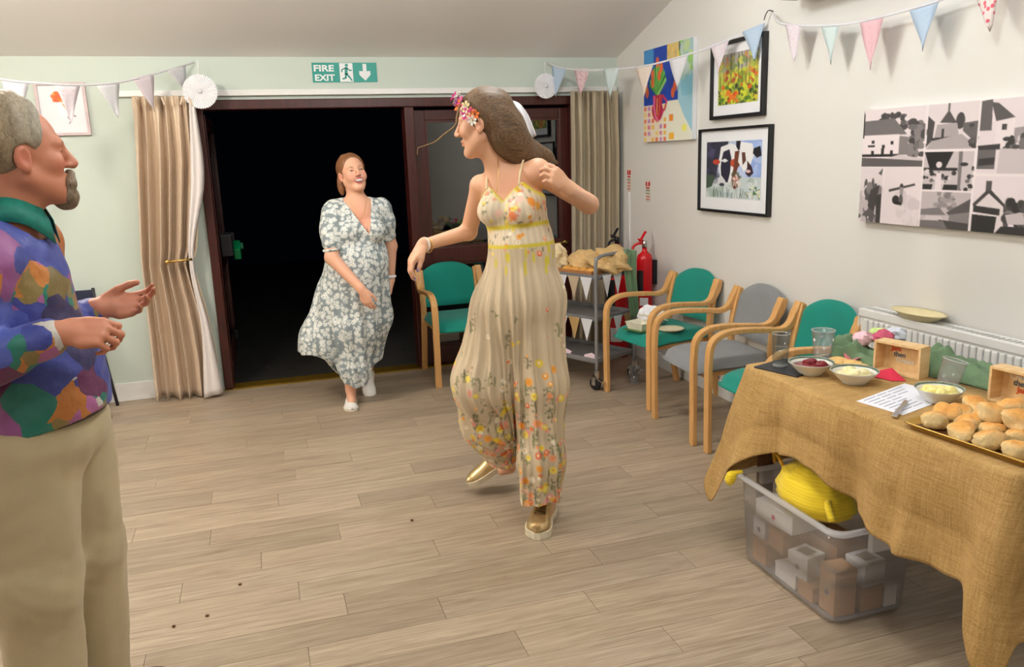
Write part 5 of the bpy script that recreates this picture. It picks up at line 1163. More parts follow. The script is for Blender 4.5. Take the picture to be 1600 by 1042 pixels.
def wavenoise(seed, freq, n=6):
    rr = np.random.RandomState(seed); K = rr.normal(size=(n, 3))*freq; ph = rr.uniform(0, 6.28, n)
    return lambda X, Y, Z: sum(np.sin(K[i, 0]*X+K[i, 1]*Y+K[i, 2]*Z+ph[i]) for i in range(n))/n

# ---- head: local x = face forward, y = left, z = up, origin between the ears
def head_fn(jaw=1.0, nose=1.0, mouth='closed', brow=1.0, muzzle=0.0, nr=0.0):
    def fn(x, y, z):
        x0_ = x; x = x-muzzle*np.clip((-.03-z)/.03, 0, 1)*np.clip((x-.02)/.05, 0, 1)
        ay = np.abs(y)
        d = fE(x, y, z, (-.014, 0, .042), (.098, .075, .084))
        d = smin(d, fE(x, y, z, (.026, 0, -.022), (.060, .058, .088)), .030)
        d = smin(d, fK(x, ay, z, (.0, .050*jaw, -.045), (.062, .016*jaw, -.092), .020, .020), .025)
        d = smin(d, fE(x, y, z, (.070, 0, -.096), (.020, .022*jaw, .018)), .020)
        d = smin(d, fE(x, ay, z, (.058, .040, -.014), (.026, .022, .024)), .020)
        d = smin(d, fK(x, ay, z, (.082, .012, .030), (.072, .042, .030), .011*brow, .009*brow), .014)
        d = -smin(-d, fE(x, ay, z, (.098, .031, .012), (.018, .017, .012)), .012)
        d = smin(d, fE(x, ay, z, (.072, .031, .013), (.0145, .0145, .0125)), .004)
        d = smin(d, fK(x, ay, z, (.090, 0, .020), (.113*nose-nr, 0, -.018), .0075+nr, .0115*nose+nr*.8), .012)
        d = smin(d, fE(x, ay, z, (.098, .011, -.022), (.012, .008, .008)), .006)
        zm = z-6*ay*ay if mouth != 'closed' else z
        if mouth == 'laugh':
            d = smin(d, fE(x, ay, z, (.060, .040, -.035), (.026, .020, .020)), .02)
            d = smin(d, fE(x, y, zm, (.088, 0, -.056), (.012, .028, .017)), .010)
            d = -smin(-d, fE(x, y, zm, (.100, 0, -.056), (.019, .030, .0130)), .003)
            d = smin(d, fE(x, y, zm, (.082, 0, -.0515), (.012, .029, .0090)), .001)
        else:
            d = smin(d, fE(x, y, zm, (.088, 0, -.049), (.010, .021, .0065)), .006)
            d = smin(d, fE(x, y, zm, (.087, 0, -.061), (.010, .018, .0070)), .006)
            d = -smin(-d, fE(x, y, zm, (.100, 0, -.0553), (.012, .021, .0014 if mouth == 'closed' else .004)), .002)
        e = fE(x+.25*(ay-.078), ay, z, (-.010, .079, -.002), (.019, .009, .031))
        e = -smin(-e, fE(x, ay, z, (-.004, .086, .0), (.010, .006, .018)), .004)
        e = smin(e, fE(x, ay, z, (-.004, .076, -.026), (.008, .007, .010)), .006)
        d = smin(d, e, .006)
        return d
    return fn
def to_local(V, c, R, s): return ((V-np.array(c))@R)/s
def mixc(C_, m, col, a=1.0):
    m = np.clip(m, 0, 1)[:, None]*a; C_[:] = C_*(1-m)+np.array(col)*m
def blob(L, c, r, soft=.35): 
    d = np.sqrt((((L-np.array(c))/np.array(r))**2).sum(1)); return np.clip((1-d)/soft, 0, 1)
def sym(L): Q = L.copy(); Q[:, 1] = np.abs(Q[:, 1]); return Q
def paint_head(Cc, V, c, R, s, lip, lash, browc, blush, mouth='closed', blusha=.4):
    L = to_local(V, c, R, s); A = sym(L); near = (np.abs(L) < .16).all(1)
    mixc(Cc, blob(A, (.070, .044, -.020), (.05, .026, .026), .9)*near, blush, blusha)
    mixc(Cc, blob(A, (.112, 0, -.018), (.022, .018, .018), .9)*near, blush, blusha*.8)
    mixc(Cc, blob(A, (-.01, .085, 0), (.03, .02, .036), .8)*near, blush, blusha*.8)
    Z = A.copy(); Z[:, 2] -= 6*A[:, 1]**2*(mouth != 'closed')
    if mouth == 'laugh':
        mixc(Cc, blob(Z, (.098, 0, -.056), (.034, .038, .0215), .25)*near, lip, .95)
        mixc(Cc, blob(Z, (.094, 0, -.056), (.030, .0300, .0132), .25)*near, (.10, .02, .02), 1)
        mixc(Cc, blob(Z, (.090, 0, -.0535), (.018, .0285, .0085), .25)*near, (.85, .76, .72), 1)
    else:
        mixc(Cc, blob(Z, (.094, 0, -.0555), (.022, .021, .0125), .4)*near, lip, .8)
        mixc(Cc, blob(Z, (.094, 0, -.0553), (.022, .020, .002), .4)*near, (.12, .03, .03), .7)
    T = A.copy(); T[:, 2] += 14*(A[:, 1]-.031)**2
    mixc(Cc, blob(T, (.086, .031, .0115), (.026, .0175, .0050 if mouth == 'laugh' else .0042), .5)*near, lash, 1.0)
    B = A.copy(); B[:, 2] += 9*(A[:, 1]-.030)**2
    mixc(Cc, blob(B, (.084, .030, .0325), (.022, .019, .0045), .6)*near, browc, .75)
    return Cc

# ---- hand: local x towards the fingertips, z out of the back of the hand, thumb on +y*side
def hand(vol, wrist, fwd, dorsal, side, curls, s=1.0, thumb=(.6, .5), spread=.05, wr=.024):
    R = frame(fwd, dorsal); w = np.array(wrist, float); G = lambda p_: w+R@(np.array(p_)*s)
    vol.put(lambda X, Y, Z: 0*X+0*Y+0*Z+1, w, w, .01)
    vol.ell(G((.050, .002*side, 0)), np.array((.048, .038, .0155))*s, .014, R)
    vol.cone(G((-.02, 0, 0)), G((.03, 0, 0)), wr*s, .021*s, .016)
    tips = []
    for i, (bx, by, ln, rd) in enumerate(((.086, .029, .074, .0088), (.092, .010, .083, .0090), (.088, -.010, .077, .0086), (.078, -.028, .060, .0076))):
        cu = curls[i] if not np.isscalar(curls[0]) else curls
        p_ = np.array((bx, by*side, 0.0)); a = 0; yaw = spread*(1.5-i)*side; prev = p_-np.array((.030, 0, 0)); rp = rd*1.05
        vol.cone(G(prev), G(p_), .011*s, rd*1.08*s, .010)
        for k, fr_ in enumerate((.46, .30, .24)):
            a += cu[k]; dv = np.array((math.cos(a)*math.cos(yaw), math.cos(a)*math.sin(yaw), -math.sin(a)))*ln*fr_
            q = p_+dv; r2 = rd*(1-.10*(k+1)); vol.cone(G(p_), G(q), rp*s, r2*s, .004); p_, rp = q, r2
        nrm_ = np.array((math.sin(a), 0, math.cos(a))); tips.append(G(p_+nrm_*.006))
    t0 = np.array((.018, .026*side, -.006)); d1 = np.array((math.cos(thumb[0]), math.sin(thumb[0])*side, -.35)); d1 /= np.linalg.norm(d1)
    t1 = t0+d1*.040; d2 = np.array((math.cos(thumb[0]-thumb[1]), math.sin(thumb[0]-thumb[1])*side, -.30)); d2 /= np.linalg.norm(d2)
    t2 = t1+d2*.032; t3 = t2+d2*.022+np.array((0, -.004*side, 0))
    vol.cone(G(t0), G(t1), .015*s, .0115*s, .014); vol.cone(G(t1), G(t2), .0112*s, .0102*s, .004); vol.cone(G(t2), G(t3), .0102*s, .0085*s, .004)
    tips.append(G(t3+np.array((0, .002*side, .005)))); return tips

def skin_mat(name):
    t = NT(name); a = t.n('ShaderNodeVertexColor', layer_name='Col'); nz = t.noise(t.coord(), 140, 3)
    col = t.mix(.12, a.outputs[0], t.mix(1.0, a.outputs[0], t.ramp(nz.outputs[0], [(.3, (.8, .7, .68)), (.7, (1, 1, 1))]), 'MULTIPLY'))
    return t.bsdf(col, .48, 0, nz.outputs[0], .06, .002, Subsurface_Weight=.06, Subsurface_Radius=(.012, .005, .003), Subsurface_Scale=.6)
def hair_mat(name, c0, c1, sc=(60, 60, 14)):
    t = NT(name); nz = t.noise(t.coord(sc), 3.0, 4, .6, .6)
    return t.bsdf(t.ramp(nz.outputs[0], [(.3, c0), (.7, c1)]), .5, 0, nz.outputs[0], .4, .005)
SKIN = skin_mat('skin')

# ---- shoes: lofted uppers on a flat sole
def shoe(parent, heel, fwd, up, L, wid, hgt, upper, solem, name='shoe', laces=None, sole_t=.022, open_top=.0):
    R = frame(fwd, up); h = np.array(heel, float); G = lambda p_: h+R@np.array(p_)
    xs = np.linspace(0, 1, 13); W = np.interp(xs, [0, .06, .25, .45, .68, .85, .95, 1], [.45, .78, .80, .80, 1, .92, .6, .18])*wid/2
    H = np.interp(xs, [0, .08, .30, .42, .60, .80, .93, 1], [.82, 1, 1.0, .78, .55, .46, .36, .16])*hgt
    off = -.010*np.sin(np.pi*xs)
    n = 14; V = []; S0 = []; 
    for i, x in enumerate(xs):
        for k in range(n):
            a = math.pi*k/(n-1); V.append(G((x*L, off[i]+W[i]*math.cos(a)*(1-.15*math.sin(a)), sole_t+H[i]*math.sin(a)**.7)))
    Fs = [(i*n+k, i*n+k+1, (i+1)*n+k+1, (i+1)*n+k) for i in range(12) for k in range(n-1)]+[tuple(range(n)), tuple(range(12*n, 13*n))[::-1]]
    up_ = MB().add(V, Fs).build(name+'_upper', upper, parent, True, world=True)
    out = [(x*L*1.01-.002, off[i]+W[i]*1.06+.001) for i, x in enumerate(xs)]+[(x*L*1.01-.002, off[i]-W[i]*1.06-.001) for i, x in reversed(list(enumerate(xs)))]
    m = len(out); Vs = [G((a, b, 0)) for a, b in out]+[G((a, b, sole_t+.004)) for a, b in out]
    MB().add(Vs, [tuple(range(m))[::-1], tuple(range(m, 2*m))]+[(k, (k+1) % m, m+(k+1) % m, m+k) for k in range(m)]).build(name+'_sole', solem, parent, world=True, bevel=.003)
    if laces is not None:
        for k in range(5):
            x = .40+.055*k; hh = np.interp(x, xs, H); ww = np.interp(x, xs, W)*.45
            MB().tube([G((x*L, -.006+ww, sole_t+hh*.93)), G((x*L+.004, -.006, sole_t+hh*1.0+.004)), G((x*L, -.006-ww, sole_t+hh*.93))], .0035, 6).build('lace', laces, parent, True, world=True)
    return up_

# ================================================================== the man in the patchwork shirt
man = thing('person', 'man in a multicoloured patchwork shirt and beige trousers, seen from the side', 'person', (-.62, 2.38, 0))
hc, hR, hs = (-.556, 2.350, 1.618), frame((.905, .42, .03)), 1.07
b = Vol((-.84, 2.0, .0), (-.24, 2.74, 1.80), .0045)
b.local(head_fn(1.08, 1.0, 'open', 1.3, .010, .0028), hc, hR, hs, .17, .02)
b.cone((-.60, 2.355, 1.44), (-.575, 2.352, 1.58), .068, .062, .03)
b.cone((-.62, 2.20, 1.40), (-.60, 2.52, 1.41), .055, .055, .05); b.ell((-.63, 2.36, 1.28), (.115, .165, .18), .05); b.ell((-.605, 2.37, 1.06), (.145, .165, .17), .05)
b.chain([(-.63, 2.17, 1.39, .05), (-.70, 2.13, 1.12, .042), (-.485, 2.12, 1.203, .030)], .02); b.chain([(-.60, 2.53, 1.40, .05), (-.62, 2.58, 1.11, .042), (-.455, 2.50, 1.198, .029)], .02)
b.chain([(-.63, 2.29, .92, .10), (-.665, 2.28, .5, .06), (-.69, 2.28, .09, .042)], .04); b.chain([(-.575, 2.45, .92, .10), (-.575, 2.47, .5, .06), (-.60, 2.47, .09, .042)], .04)
for y_, x_ in ((2.28, -.69), (2.47, -.60)): b.cone((x_, y_, .06), (x_+.10, y_, .045), .03, .02, .02)
tips = hand(b, (-.480, 2.12, 1.203), (1, -.04, -.06), (.12, -.72, .68), 1, ((.65, 1.15, .6), (.75, 1.2, .6), (.85, 1.2, .6), (.95, 1.2, .6)), 1.10, (.35, .35), .02, .028)
tips += hand(b, (-.452, 2.50, 1.198), (1, .06, .03), (.0, .80, -.6), -1, ((.25, .55, .35), (.40, .6, .4), (.55, .7, .4), (.6, .7, .5)), 1.04, (.45, .25), .05, .027)
def man_col(V):
    Cc = np.zeros((len(V), 3)); Cc[:] = srgb(196, 128, 98)
    return paint_head(Cc, V, hc, hR, hs, srgb(170, 86, 78), srgb(96, 56, 44), srgb(150, 120, 96), srgb(196, 96, 80), 'open', .55)
vol_obj('body', b, SKIN, man, man_col)
# hair, beard
hv = Vol((-.75, 2.18, 1.42), (-.38, 2.52, 1.80), .004); wn = wavenoise(3, 75); wn2 = wavenoise(8, 160)
def hairshape(x, y, z):
    d = fE(x, y, z, (-.020, 0, .052), (.108, .088, .104))
    ay = np.abs(y)
    cutf = x-np.interp(z, [-.05, -.02, .0, .018, .03, .06, .10, .125, .15], [-.03, -.01, .012, .026, .038, .046, .048, .036, .02])      # hairline
    d = -smin(-d, -cutf*.8, .012)
    d = np.maximum(d, -(z+.085-.5*np.clip(-x, 0, .1)))                 # nape
    ear = fE(x, ay, z, (-.004, .082, -.006), (.026, .03, .036)); d = -smin(-d, ear, .006)
    return d
hv.local(hairshape, hc, hR, hs, .17, .001); hv.wobble(lambda X, Y, Z: .0055*wn(X, Y, Z*.6)+.0022*wn2(X, Y, Z*.4))
def grey_col(V):
    L = to_local(V, hc, hR, hs); t = np.clip((L[:, 0]+.06)/.12, 0, 1)[:, None]; nz = (.5+.5*wn(V[:, 0], V[:, 1], V[:, 2]*.5))[:, None]
    c_ = np.array(srgb(166, 142, 104))*(1-t)+np.array(srgb(190, 184, 168))*t
    return c_*(.62+.55*nz)
hm = NT('grey blond hair'); a_ = hm.n('ShaderNodeVertexColor', layer_name='Col'); nz_ = hm.noise(hm.coord((70, 70, 20)), 3, 4, .6, 1.0); hm.bsdf(hm.mix(.6, a_.outputs[0], hm.mix(1.0, a_.outputs[0], hm.ramp(nz_.outputs[0], [(.35, (.45, .43, .4)), (.65, (1.15, 1.15, 1.15))]), 'MULTIPLY')), .5, 0, nz_.outputs[0], .8, .006)
vol_obj('hair', hv, hm.m, man, grey_col)
bv = Vol((-.62, 2.24, 1.42), (-.36, 2.50, 1.62), .0035)
def beard(x, y, z):
    x = x-.010*np.clip((-.03-z)/.03, 0, 1)*np.clip((x-.02)/.05, 0, 1)
    ay = np.abs(y); d = fE(x, y, z, (.073, 0, -.098), (.030, .033, .032))
    d = smin(d, fK(x, ay, z, (.098, .004, -.041), (.082, .030, -.066), .0095, .011), .008); d = smin(d, fK(x, ay, z, (.082, .030, -.066), (.073, .024, -.09), .012, .018), .01)
    return -smin(-d, fE(x, ay, z, (.100, 0, -.056), (.022, .020, .008)), .004)
bv.local(beard, hc, hR, hs, .17, .001); bv.wobble(lambda X, Y, Z: .002*wn2(X, Y, Z))
vol_obj('beard', bv, hair_mat('grey brown beard', srgb(92, 72, 52), srgb(150, 132, 108), (90, 90, 30)), man)
# shirt
def patchwork():
    t = NT('patchwork print cotton'); v0 = t.coord(); dn = t.noise(v0, 7, 2)
    vv = t.n('ShaderNodeVectorMath', {0: v0, 1: t.n('ShaderNodeVectorMath', {0: dn.outputs['Color'], 1: (.04, .04, .04)}, operation='MULTIPLY').outputs[0]}, operation='ADD').outputs[0]
    big = t.n('ShaderNodeTexVoronoi', {'Vector': vv, 'Scale': 8.0, 'Randomness': 1.0}, distance='MANHATTAN'); sm = t.n('ShaderNodeTexVoronoi', {'Vector': vv, 'Scale': 24.0, 'Randomness': .6}, distance='MANHATTAN')
    pal = [(0, srgb(52, 66, 150)), (.17, srgb(76, 92, 176)), (.30, srgb(34, 32, 84)), (.42, srgb(150, 80, 140)), (.52, srgb(12, 118, 100)), (.64, srgb(122, 104, 48)), (.74, srgb(62, 76, 160)), (.86, srgb(180, 104, 36)), (.94, srgb(100, 34, 80))]
    sep = t.n('ShaderNodeSeparateColor', {0: big.outputs['Color']}); sep2 = t.n('ShaderNodeSeparateColor', {0: sm.outputs['Color']})
    c1 = t.ramp(sep.outputs[0], pal, 'CONSTANT'); c2 = t.ramp(sep2.outputs[1], [(0, srgb(196, 120, 36)), (.25, srgb(14, 124, 100)), (.45, srgb(140, 120, 60)), (.62, srgb(172, 96, 150)), (.78, srgb(52, 66, 150)), (.93, srgb(196, 190, 180))], 'CONSTANT')
    pick = t.math('GREATER_THAN', sep.outputs[1], .66); col = t.mix(pick, c1, c2); fine = t.noise(v0, 350, 2); wr = t.noise(v0, 22, 3)
    col = t.mix(.12, col, t.ramp(wr.outputs[0], [(.3, srgb(28, 28, 50)), (.7, srgb(120, 110, 130))]))
    return t.bsdf(col, .5, 0, wr.outputs[0], .5, .012, Sheen_Weight=.1)
sv = Vol((-.86, 1.98, .88), (-.36, 2.72, 1.54), .005)
sv.cone((-.63, 2.20, 1.39), (-.605, 2.52, 1.40), .078, .076, .05); sv.ell((-.625, 2.36, 1.27), (.140, .195, .20), .05); sv.ell((-.598, 2.37, 1.07), (.163, .185, .17), .06); sv.ell((-.60, 2.37, .955), (.168, .198, .14), .05)
sv.cone((-.60, 2.355, 1.44), (-.585, 2.353, 1.475), .080, .074, .03)
sv.chain([(-.635, 2.17, 1.375, .082), (-.715, 2.125, 1.12, .068), (-.505, 2.12, 1.193, .046)], .03); sv.chain([(-.605, 2.53, 1.385, .08), (-.63, 2.58, 1.11, .064), (-.475, 2.507, 1.186, .043)], .03)
wA, wB = wavenoise(21, 26), wavenoise(22, 60); sv.wobble(lambda X, Y, Z: .007*wA(X, Y, Z*1.4)+.003*wB(X, Y, Z*1.6))
sv.clip(lambda X, Y, Z: (.925+.14*(X+.62)+.010*np.sin(9*Y))-Z+0*X); sv.local(lambda x, y, z: fK(x, y, z, (-.03, 0, -.16), (-.01, 0, .0), .064, .062), hc, hR, hs, .2, .004, True)
vol_obj('shirt', sv, patchwork(), man)
teal_c = plain('teal collar cotton', srgb(16, 120, 104), .6, 0, .2, 60); col_ = MB(); n = 40
loops = []
for rad, zz in ((.069, 1.520), (.073, 1.524), (.083, 1.492), (.090, 1.466)):
    loops.append([(-.592+rad*1.0*math.cos(a)+(.004 if zz < 1.5 else .0)*max(0, math.cos(a)), 2.353+rad*math.sin(a), zz-.035*max(0, math.cos(a))**2-(.035*max(0, math.cos(a))**3 if zz < 1.47 else 0)) for a in np.linspace(.22, 2*math.pi-.22, n)])
V = [p_ for l in loops for p_ in l]; col_.add(V, [(i*n+k, i*n+k+1, (i+1)*n+k+1, (i+1)*n+k) for i in range(3) for k in range(n-1)]); col_.build('collar', teal_c, man, True, world=True, solid=.003)
# trousers, belt, shoes
tv = Vol((-.84, 2.10, .02), (-.38, 2.66, 1.02), .005)
tv.ell((-.60, 2.37, .90), (.148, .178, .12), .05); tv.chain([(-.63, 2.285, .88, .125), (-.660, 2.275, .5, .104), (-.68, 2.275, .06, .094)], .05); tv.chain([(-.575, 2.455, .88, .122), (-.572, 2.47, .5, .102), (-.600, 2.47, .07, .092)], .03)
wC, wD = wavenoise(31, 20), wavenoise(32, 48); tv.wobble(lambda X, Y, Z: .009*wC(X, Y, Z*.7)+.0035*wD(X, Y, Z*.9)+.004*wD(X*.4, Y*.4, Z*1.1+X)*np.exp(-((Z-.5)/.12)**2)); tv.clip(lambda X, Y, Z: np.maximum(Z-.975, .052-Z)+0*X+0*Y)
vol_obj('trousers', tv, fabric('beige chino cotton', srgb(186, 170, 134), 260, .06), man)
MB().tube([(-.60+.146*math.cos(a), 2.37+.176*math.sin(a), .948+.010*math.cos(a)) for a in np.linspace(0, 2*math.pi, 40)], .013, 8).build('belt', plain('brown leather belt', srgb(54, 32, 22), .5), man, True, world=True)
sh_l = plain('olive brown leather', srgb(92, 66, 34), .45, 0, .2, 30)
shoe(man, (-.68, 2.47, 0), (1, .02, 0), (0, 0, 1), .285, .105, .075, sh_l, plain('dark sole', srgb(40, 28, 20), .7), laces=M['black_rubber']); shoe(man, (-.77, 2.28, 0), (1, -.05, 0), (0, 0, 1), .285, .105, .075, sh_l, plain('dark sole 2', srgb(40, 28, 20), .7), laces=M['black_rubber'])

# ================================================================== the smiling woman in the doorway
wom = thing('person', 'smiling woman in a white and blue floral dress stepping in from the open door', 'person', (.58, 5.3, 0))
wc, wR, ws = (.612, 5.325, 1.502), frame((.20, -.95, .20), (-.15, .2, 1)), 1.03
b = Vol((.10, 4.98, .0), (.92, 5.62, 1.66), .005)
b.local(head_fn(1.02, .96, 'laugh', .9), wc, wR, ws, .17, .02)
b.cone((.622, 5.315, 1.33), (.614, 5.335, 1.46), .058, .054, .03); b.cone((.47, 5.31, 1.30), (.785, 5.335, 1.295), .045, .045, .05)
b.ell((.625, 5.305, 1.19), (.150, .108, .17), .04); b.ell((.555, 5.215, 1.15), (.066, .062, .066), .03); b.ell((.70, 5.215, 1.15), (.066, .062, .066), .03); b.ell((.61, 5.31, .98), (.15, .12, .16), .04)
b.chain([(.463, 5.28, 1.285, .052), (.424, 5.16, .995, .043), (.578, 5.03, .800, .029)], .02); b.chain([(.785, 5.34, 1.28, .052), (.838, 5.40, 1.02, .041), (.822, 5.40, .79, .027)], .02)
b.chain([(.55, 5.28, .92, .10), (.50, 5.22, .5, .06), (.482, 5.235, .10, .036)], .03); b.chain([(.66, 5.34, .92, .10), (.68, 5.34, .5, .06), (.64, 5.50, .17, .036)], .03)
b.cone((.482, 5.235, .06), (.475, 5.17, .035), .032, .028, .02)
wt_ = hand(b, (.580, 5.025, .795), (.32, -.12, -.94), (-.45, -.85, -.1), 1, ((.30, .45, .3), (.35, .5, .3), (.4, .5, .3), (.5, .6, .3)), .93, (.5, .3), .03)
hand(b, (.822, 5.40, .785), (-.10, -.05, -.99), (.95, -.2, -.1), -1, (.35, .5, .3), .9, (.5, .3), .03)
def wom_col(V):
    Cc = np.zeros((len(V), 3)); Cc[:] = srgb(226, 172, 142)
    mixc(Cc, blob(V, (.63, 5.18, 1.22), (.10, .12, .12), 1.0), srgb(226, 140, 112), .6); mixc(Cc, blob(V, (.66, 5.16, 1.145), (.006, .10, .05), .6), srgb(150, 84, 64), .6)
    return paint_head(Cc, V, wc, wR, ws, srgb(196, 76, 76), srgb(64, 32, 26), srgb(120, 76, 54), srgb(230, 128, 112), 'laugh', .6)
vol_obj('body', b, SKIN, wom, wom_col)
hv = Vol((.44, 5.16, 1.30), (.80, 5.56, 1.70), .0045); wn3 = wavenoise(41, 90)
def whair(x, y, z):
    ay = np.abs(y); d = fE(x, y, z, (-.020, 0, .045), (.104, .086, .094)); d = smin(d, fE(x, y, z, (-.10, 0, -.03), (.045, .065, .06)), .03); d = smin(d, fE(x, y, z, (-.06, -.072, -.05), (.03, .022, .06)), .02)
    cutf = x-(.050+.40*(z-.06)); cutf = np.where(z < .03, np.maximum(cutf, x-.022), cutf)
    d = -smin(-d, -cutf*.85, .010); d = -smin(-d, fE(x, ay, z, (.0, .084, -.010), (.018, .02, .026)), .006); return d
hv.local(whair, wc, wR, ws, .18, .001); hv.wobble(lambda X, Y, Z: .004*wn3(X, Y, Z*.5))
vol_obj('hair', hv, hair_mat('auburn hair', srgb(86, 50, 26), srgb(158, 104, 60)), wom)
# dress
dv = Vol((.08, 5.02, .06), (.94, 5.68, 1.42), .005)
dv.ell((.625, 5.30, 1.19), (.166, .122, .180), .04); dv.ell((.552, 5.208, 1.145), (.078, .074, .076), .035); dv.ell((.705, 5.208, 1.145), (.078, .074, .076), .035); dv.ell((.61, 5.31, 1.0), (.178, .128, .15), .05); dv.cone((.48, 5.31, 1.295), (.775, 5.335, 1.29), .058, .058, .04)
dv.chain([(.463, 5.28, 1.27, .072), (.447, 5.235, 1.16, .076), (.434, 5.195, 1.085, .062)], .03); dv.chain([(.785, 5.34, 1.265, .068), (.803, 5.355, 1.18, .066), (.820, 5.38, 1.10, .054)], .03)
dv.chain([(.58, 5.31, .98, .17), (.49, 5.35, .70, .165), (.36, 5.40, .42, .165), (.33, 5.42, .30, .16)], .06); dv.chain([(.60, 5.28, .92, .165), (.545, 5.25, .52, .145), (.522, 5.225, .24, .088), (.522, 5.22, .10, .075)], .05); dv.chain([(.65, 5.31, .92, .150), (.690, 5.335, .56, .112), (.655, 5.40, .28, .062), (.65, 5.42, .20, .05)], .04)
_a = lambda X, Y: np.arctan2(Y-5.32, X-.55)
dv.wobble(lambda X, Y, Z: np.clip((.95-Z)/.3, 0, 1)*.010*np.sin(15*_a(X, Y)+4*Z)+.004*wavenoise(51, 35)(X, Y, Z)+np.clip((1.05-np.abs(Z-1.0)*12), 0, 1)*.003*np.sin(60*_a(X, Y)))
dv.clip(lambda X, Y, Z: np.interp(X, [.10, .19, .33, .38, .44, .50, .58, .62, .70, .80], [.37, .355, .325, .25, .155, .125, .15, .18, .24, .30])-Z+.01*np.sin(30*X)+0*Y)
def vneck(X, Y, Z):
    xc = .668+(.622-.668)*np.clip((Z-1.13)/.22, 0, 1); w = np.clip((Z-1.125)/.215, 0, 2)*.088
    return np.where((Y < 5.30) & (Z > 1.125), w-np.abs(X-xc), np.where(Z > 1.315, .075-np.hypot(X-.622, Y-5.32), -1.0))*.8
dv.clip(vneck)
def floral():
    t = NT('blue and white floral cotton'); v = t.coord(); dn = t.noise(v, 30, 2)
    vv = t.n('ShaderNodeVectorMath', {0: v, 1: t.n('ShaderNodeVectorMath', {0: dn.outputs['Color'], 1: (.02, .02, .02)}, operation='MULTIPLY').outputs[0]}, operation='ADD').outputs[0]
    fl = t.n('ShaderNodeTexVoronoi', {'Vector': vv, 'Scale': 33.0, 'Randomness': .9}); pe = t.n('ShaderNodeTexVoronoi', {'Vector': vv, 'Scale': 105.0, 'Randomness': .8}, feature='DISTANCE_TO_EDGE')
    base = t.ramp(pe.outputs['Distance'], [(.02, srgb(116, 130, 138)), (.07, srgb(178, 186, 186)), (.14, srgb(226, 230, 224))])
    col = t.mix(t.math('LESS_THAN', fl.outputs['Distance'], .42), base, t.ramp(pe.outputs['Distance'], [(.02, srgb(150, 166, 178)), (.08, srgb(240, 240, 232))])); eye = t.math('LESS_THAN', fl.outputs['Distance'], .09); col = t.mix(eye, col, srgb(96, 112, 124))
    gap = t.math('GREATER_THAN', fl.outputs['Distance'], .60); col = t.mix(gap, col, srgb(136, 148, 152)); fine = t.noise(v, 40, 3)
    return t.bsdf(col, .8, 0, fine.outputs[0], .2, .006)
vol_obj('dress', dv, floral(), wom)
MB().tube([(.430+.050*math.cos(a), 5.182+.052*math.sin(a), 1.045+.006*math.cos(a)) for a in np.linspace(0, 2*math.pi, 30)], .008, 8).build('sleeve_cuff', floral(), wom, True, world=True)
gold_c = plain('fine gold chain', srgb(214, 176, 110), .3, .9)
MB().tube(spline([(.57, 5.235, 1.335), (.60, 5.195, 1.27), (.628, 5.185, 1.235), (.655, 5.195, 1.27), (.675, 5.235, 1.335)], 24), .0016, 6).build('necklace', gold_c, wom, True, world=True)
MB().tube([(.822+.030*math.cos(a), 5.40+.030*math.sin(a), .815) for a in np.linspace(0, 2*math.pi, 20)], .010, 8).build('wrist_strap', M['white_paper'], wom, True, world=True)
wsh = plain('white canvas', srgb(232, 228, 222), .6); wso = plain('cream rubber', srgb(214, 206, 186), .6)
shoe(wom, (.488, 5.285, 0), (-.10, -1, 0), (0, 0, 1), .225, .092, .052, wsh, wso, name='loafer', sole_t=.014)
shoe(wom, (.652, 5.555, .125), (-.10, -.62, -.55), (0, -.6, .8), .225, .088, .050, wsh, wso, name='loafer', sole_t=.014)

# ================================================================== the dancing woman in the embroidered dress
bri = thing('person', 'dancing woman in a cream flower-embroidered long dress with a flower crown', 'person', (1.03, 3.18, 0))
bc, bR, bs = (.900, 3.205, 1.706), frame((-.835, .54, -.12), (.05, 0, 1)), 1.05
Lx, Fx = np.array((.74, -.67)), np.array((-.67, -.74)); BRf = np.array(((Lx[0], Fx[0], 0), (Lx[1], Fx[1], 0), (0, 0, 1.0)))
b = Vol((.46, 2.80, .0), (1.42, 3.62, 1.88), .0048)
b.local(head_fn(.95, .98, 'open', .8), bc, bR, bs, .18, .02)
b.cone((.975, 3.215, 1.49), (.925, 3.212, 1.63), .053, .049, .03); b.cone((.905, 3.30, 1.468), (1.09, 3.105, 1.522), .040, .045, .05)
b.ell((1.015, 3.205, 1.385), (.135, .092, .155), .04, BRf); b.ell((1.045, 3.2, 1.22), (.112, .085, .13), .05, BRf)
for sgn in (-1, 1): q = np.array((1.02, 3.2))+Lx*.064*sgn+Fx*.075; b.ell((q[0], q[1], 1.368), (.052, .050, .054), .03)
b.chain([(.905, 3.30, 1.462, .043), (.880, 3.44, 1.262, .035), (.645, 3.30, 1.232, .0235)], .02); b.chain([(1.092, 3.10, 1.518, .048), (1.340, 3.17, 1.372, .038), (1.148, 2.935, 1.448, .026)], .02)
b.chain([(1.08, 3.15, 1.0, .10), (1.09, 3.10, .52, .055), (1.112, 3.155, .09, .034)], .03); b.chain([(.99, 3.25, 1.0, .10), (.93, 3.30, .5, .055), (1.03, 3.455, .14, .030)], .03)
b.cone((1.112, 3.15, .06), (1.06, 3.06, .04), .034, .03, .02); b.cone((1.03, 3.455, .13), (1.0, 3.48, .11), .028, .022, .02)
tR = hand(b, (.640, 3.298, 1.230), (-.62, -.15, -.77), (-.74, -.12, .66), 1, ((.35, .55, .3), (.45, .6, .3), (.5, .6, .3), (.55, .6, .3)), .95, (.35, .30), .05, .021)
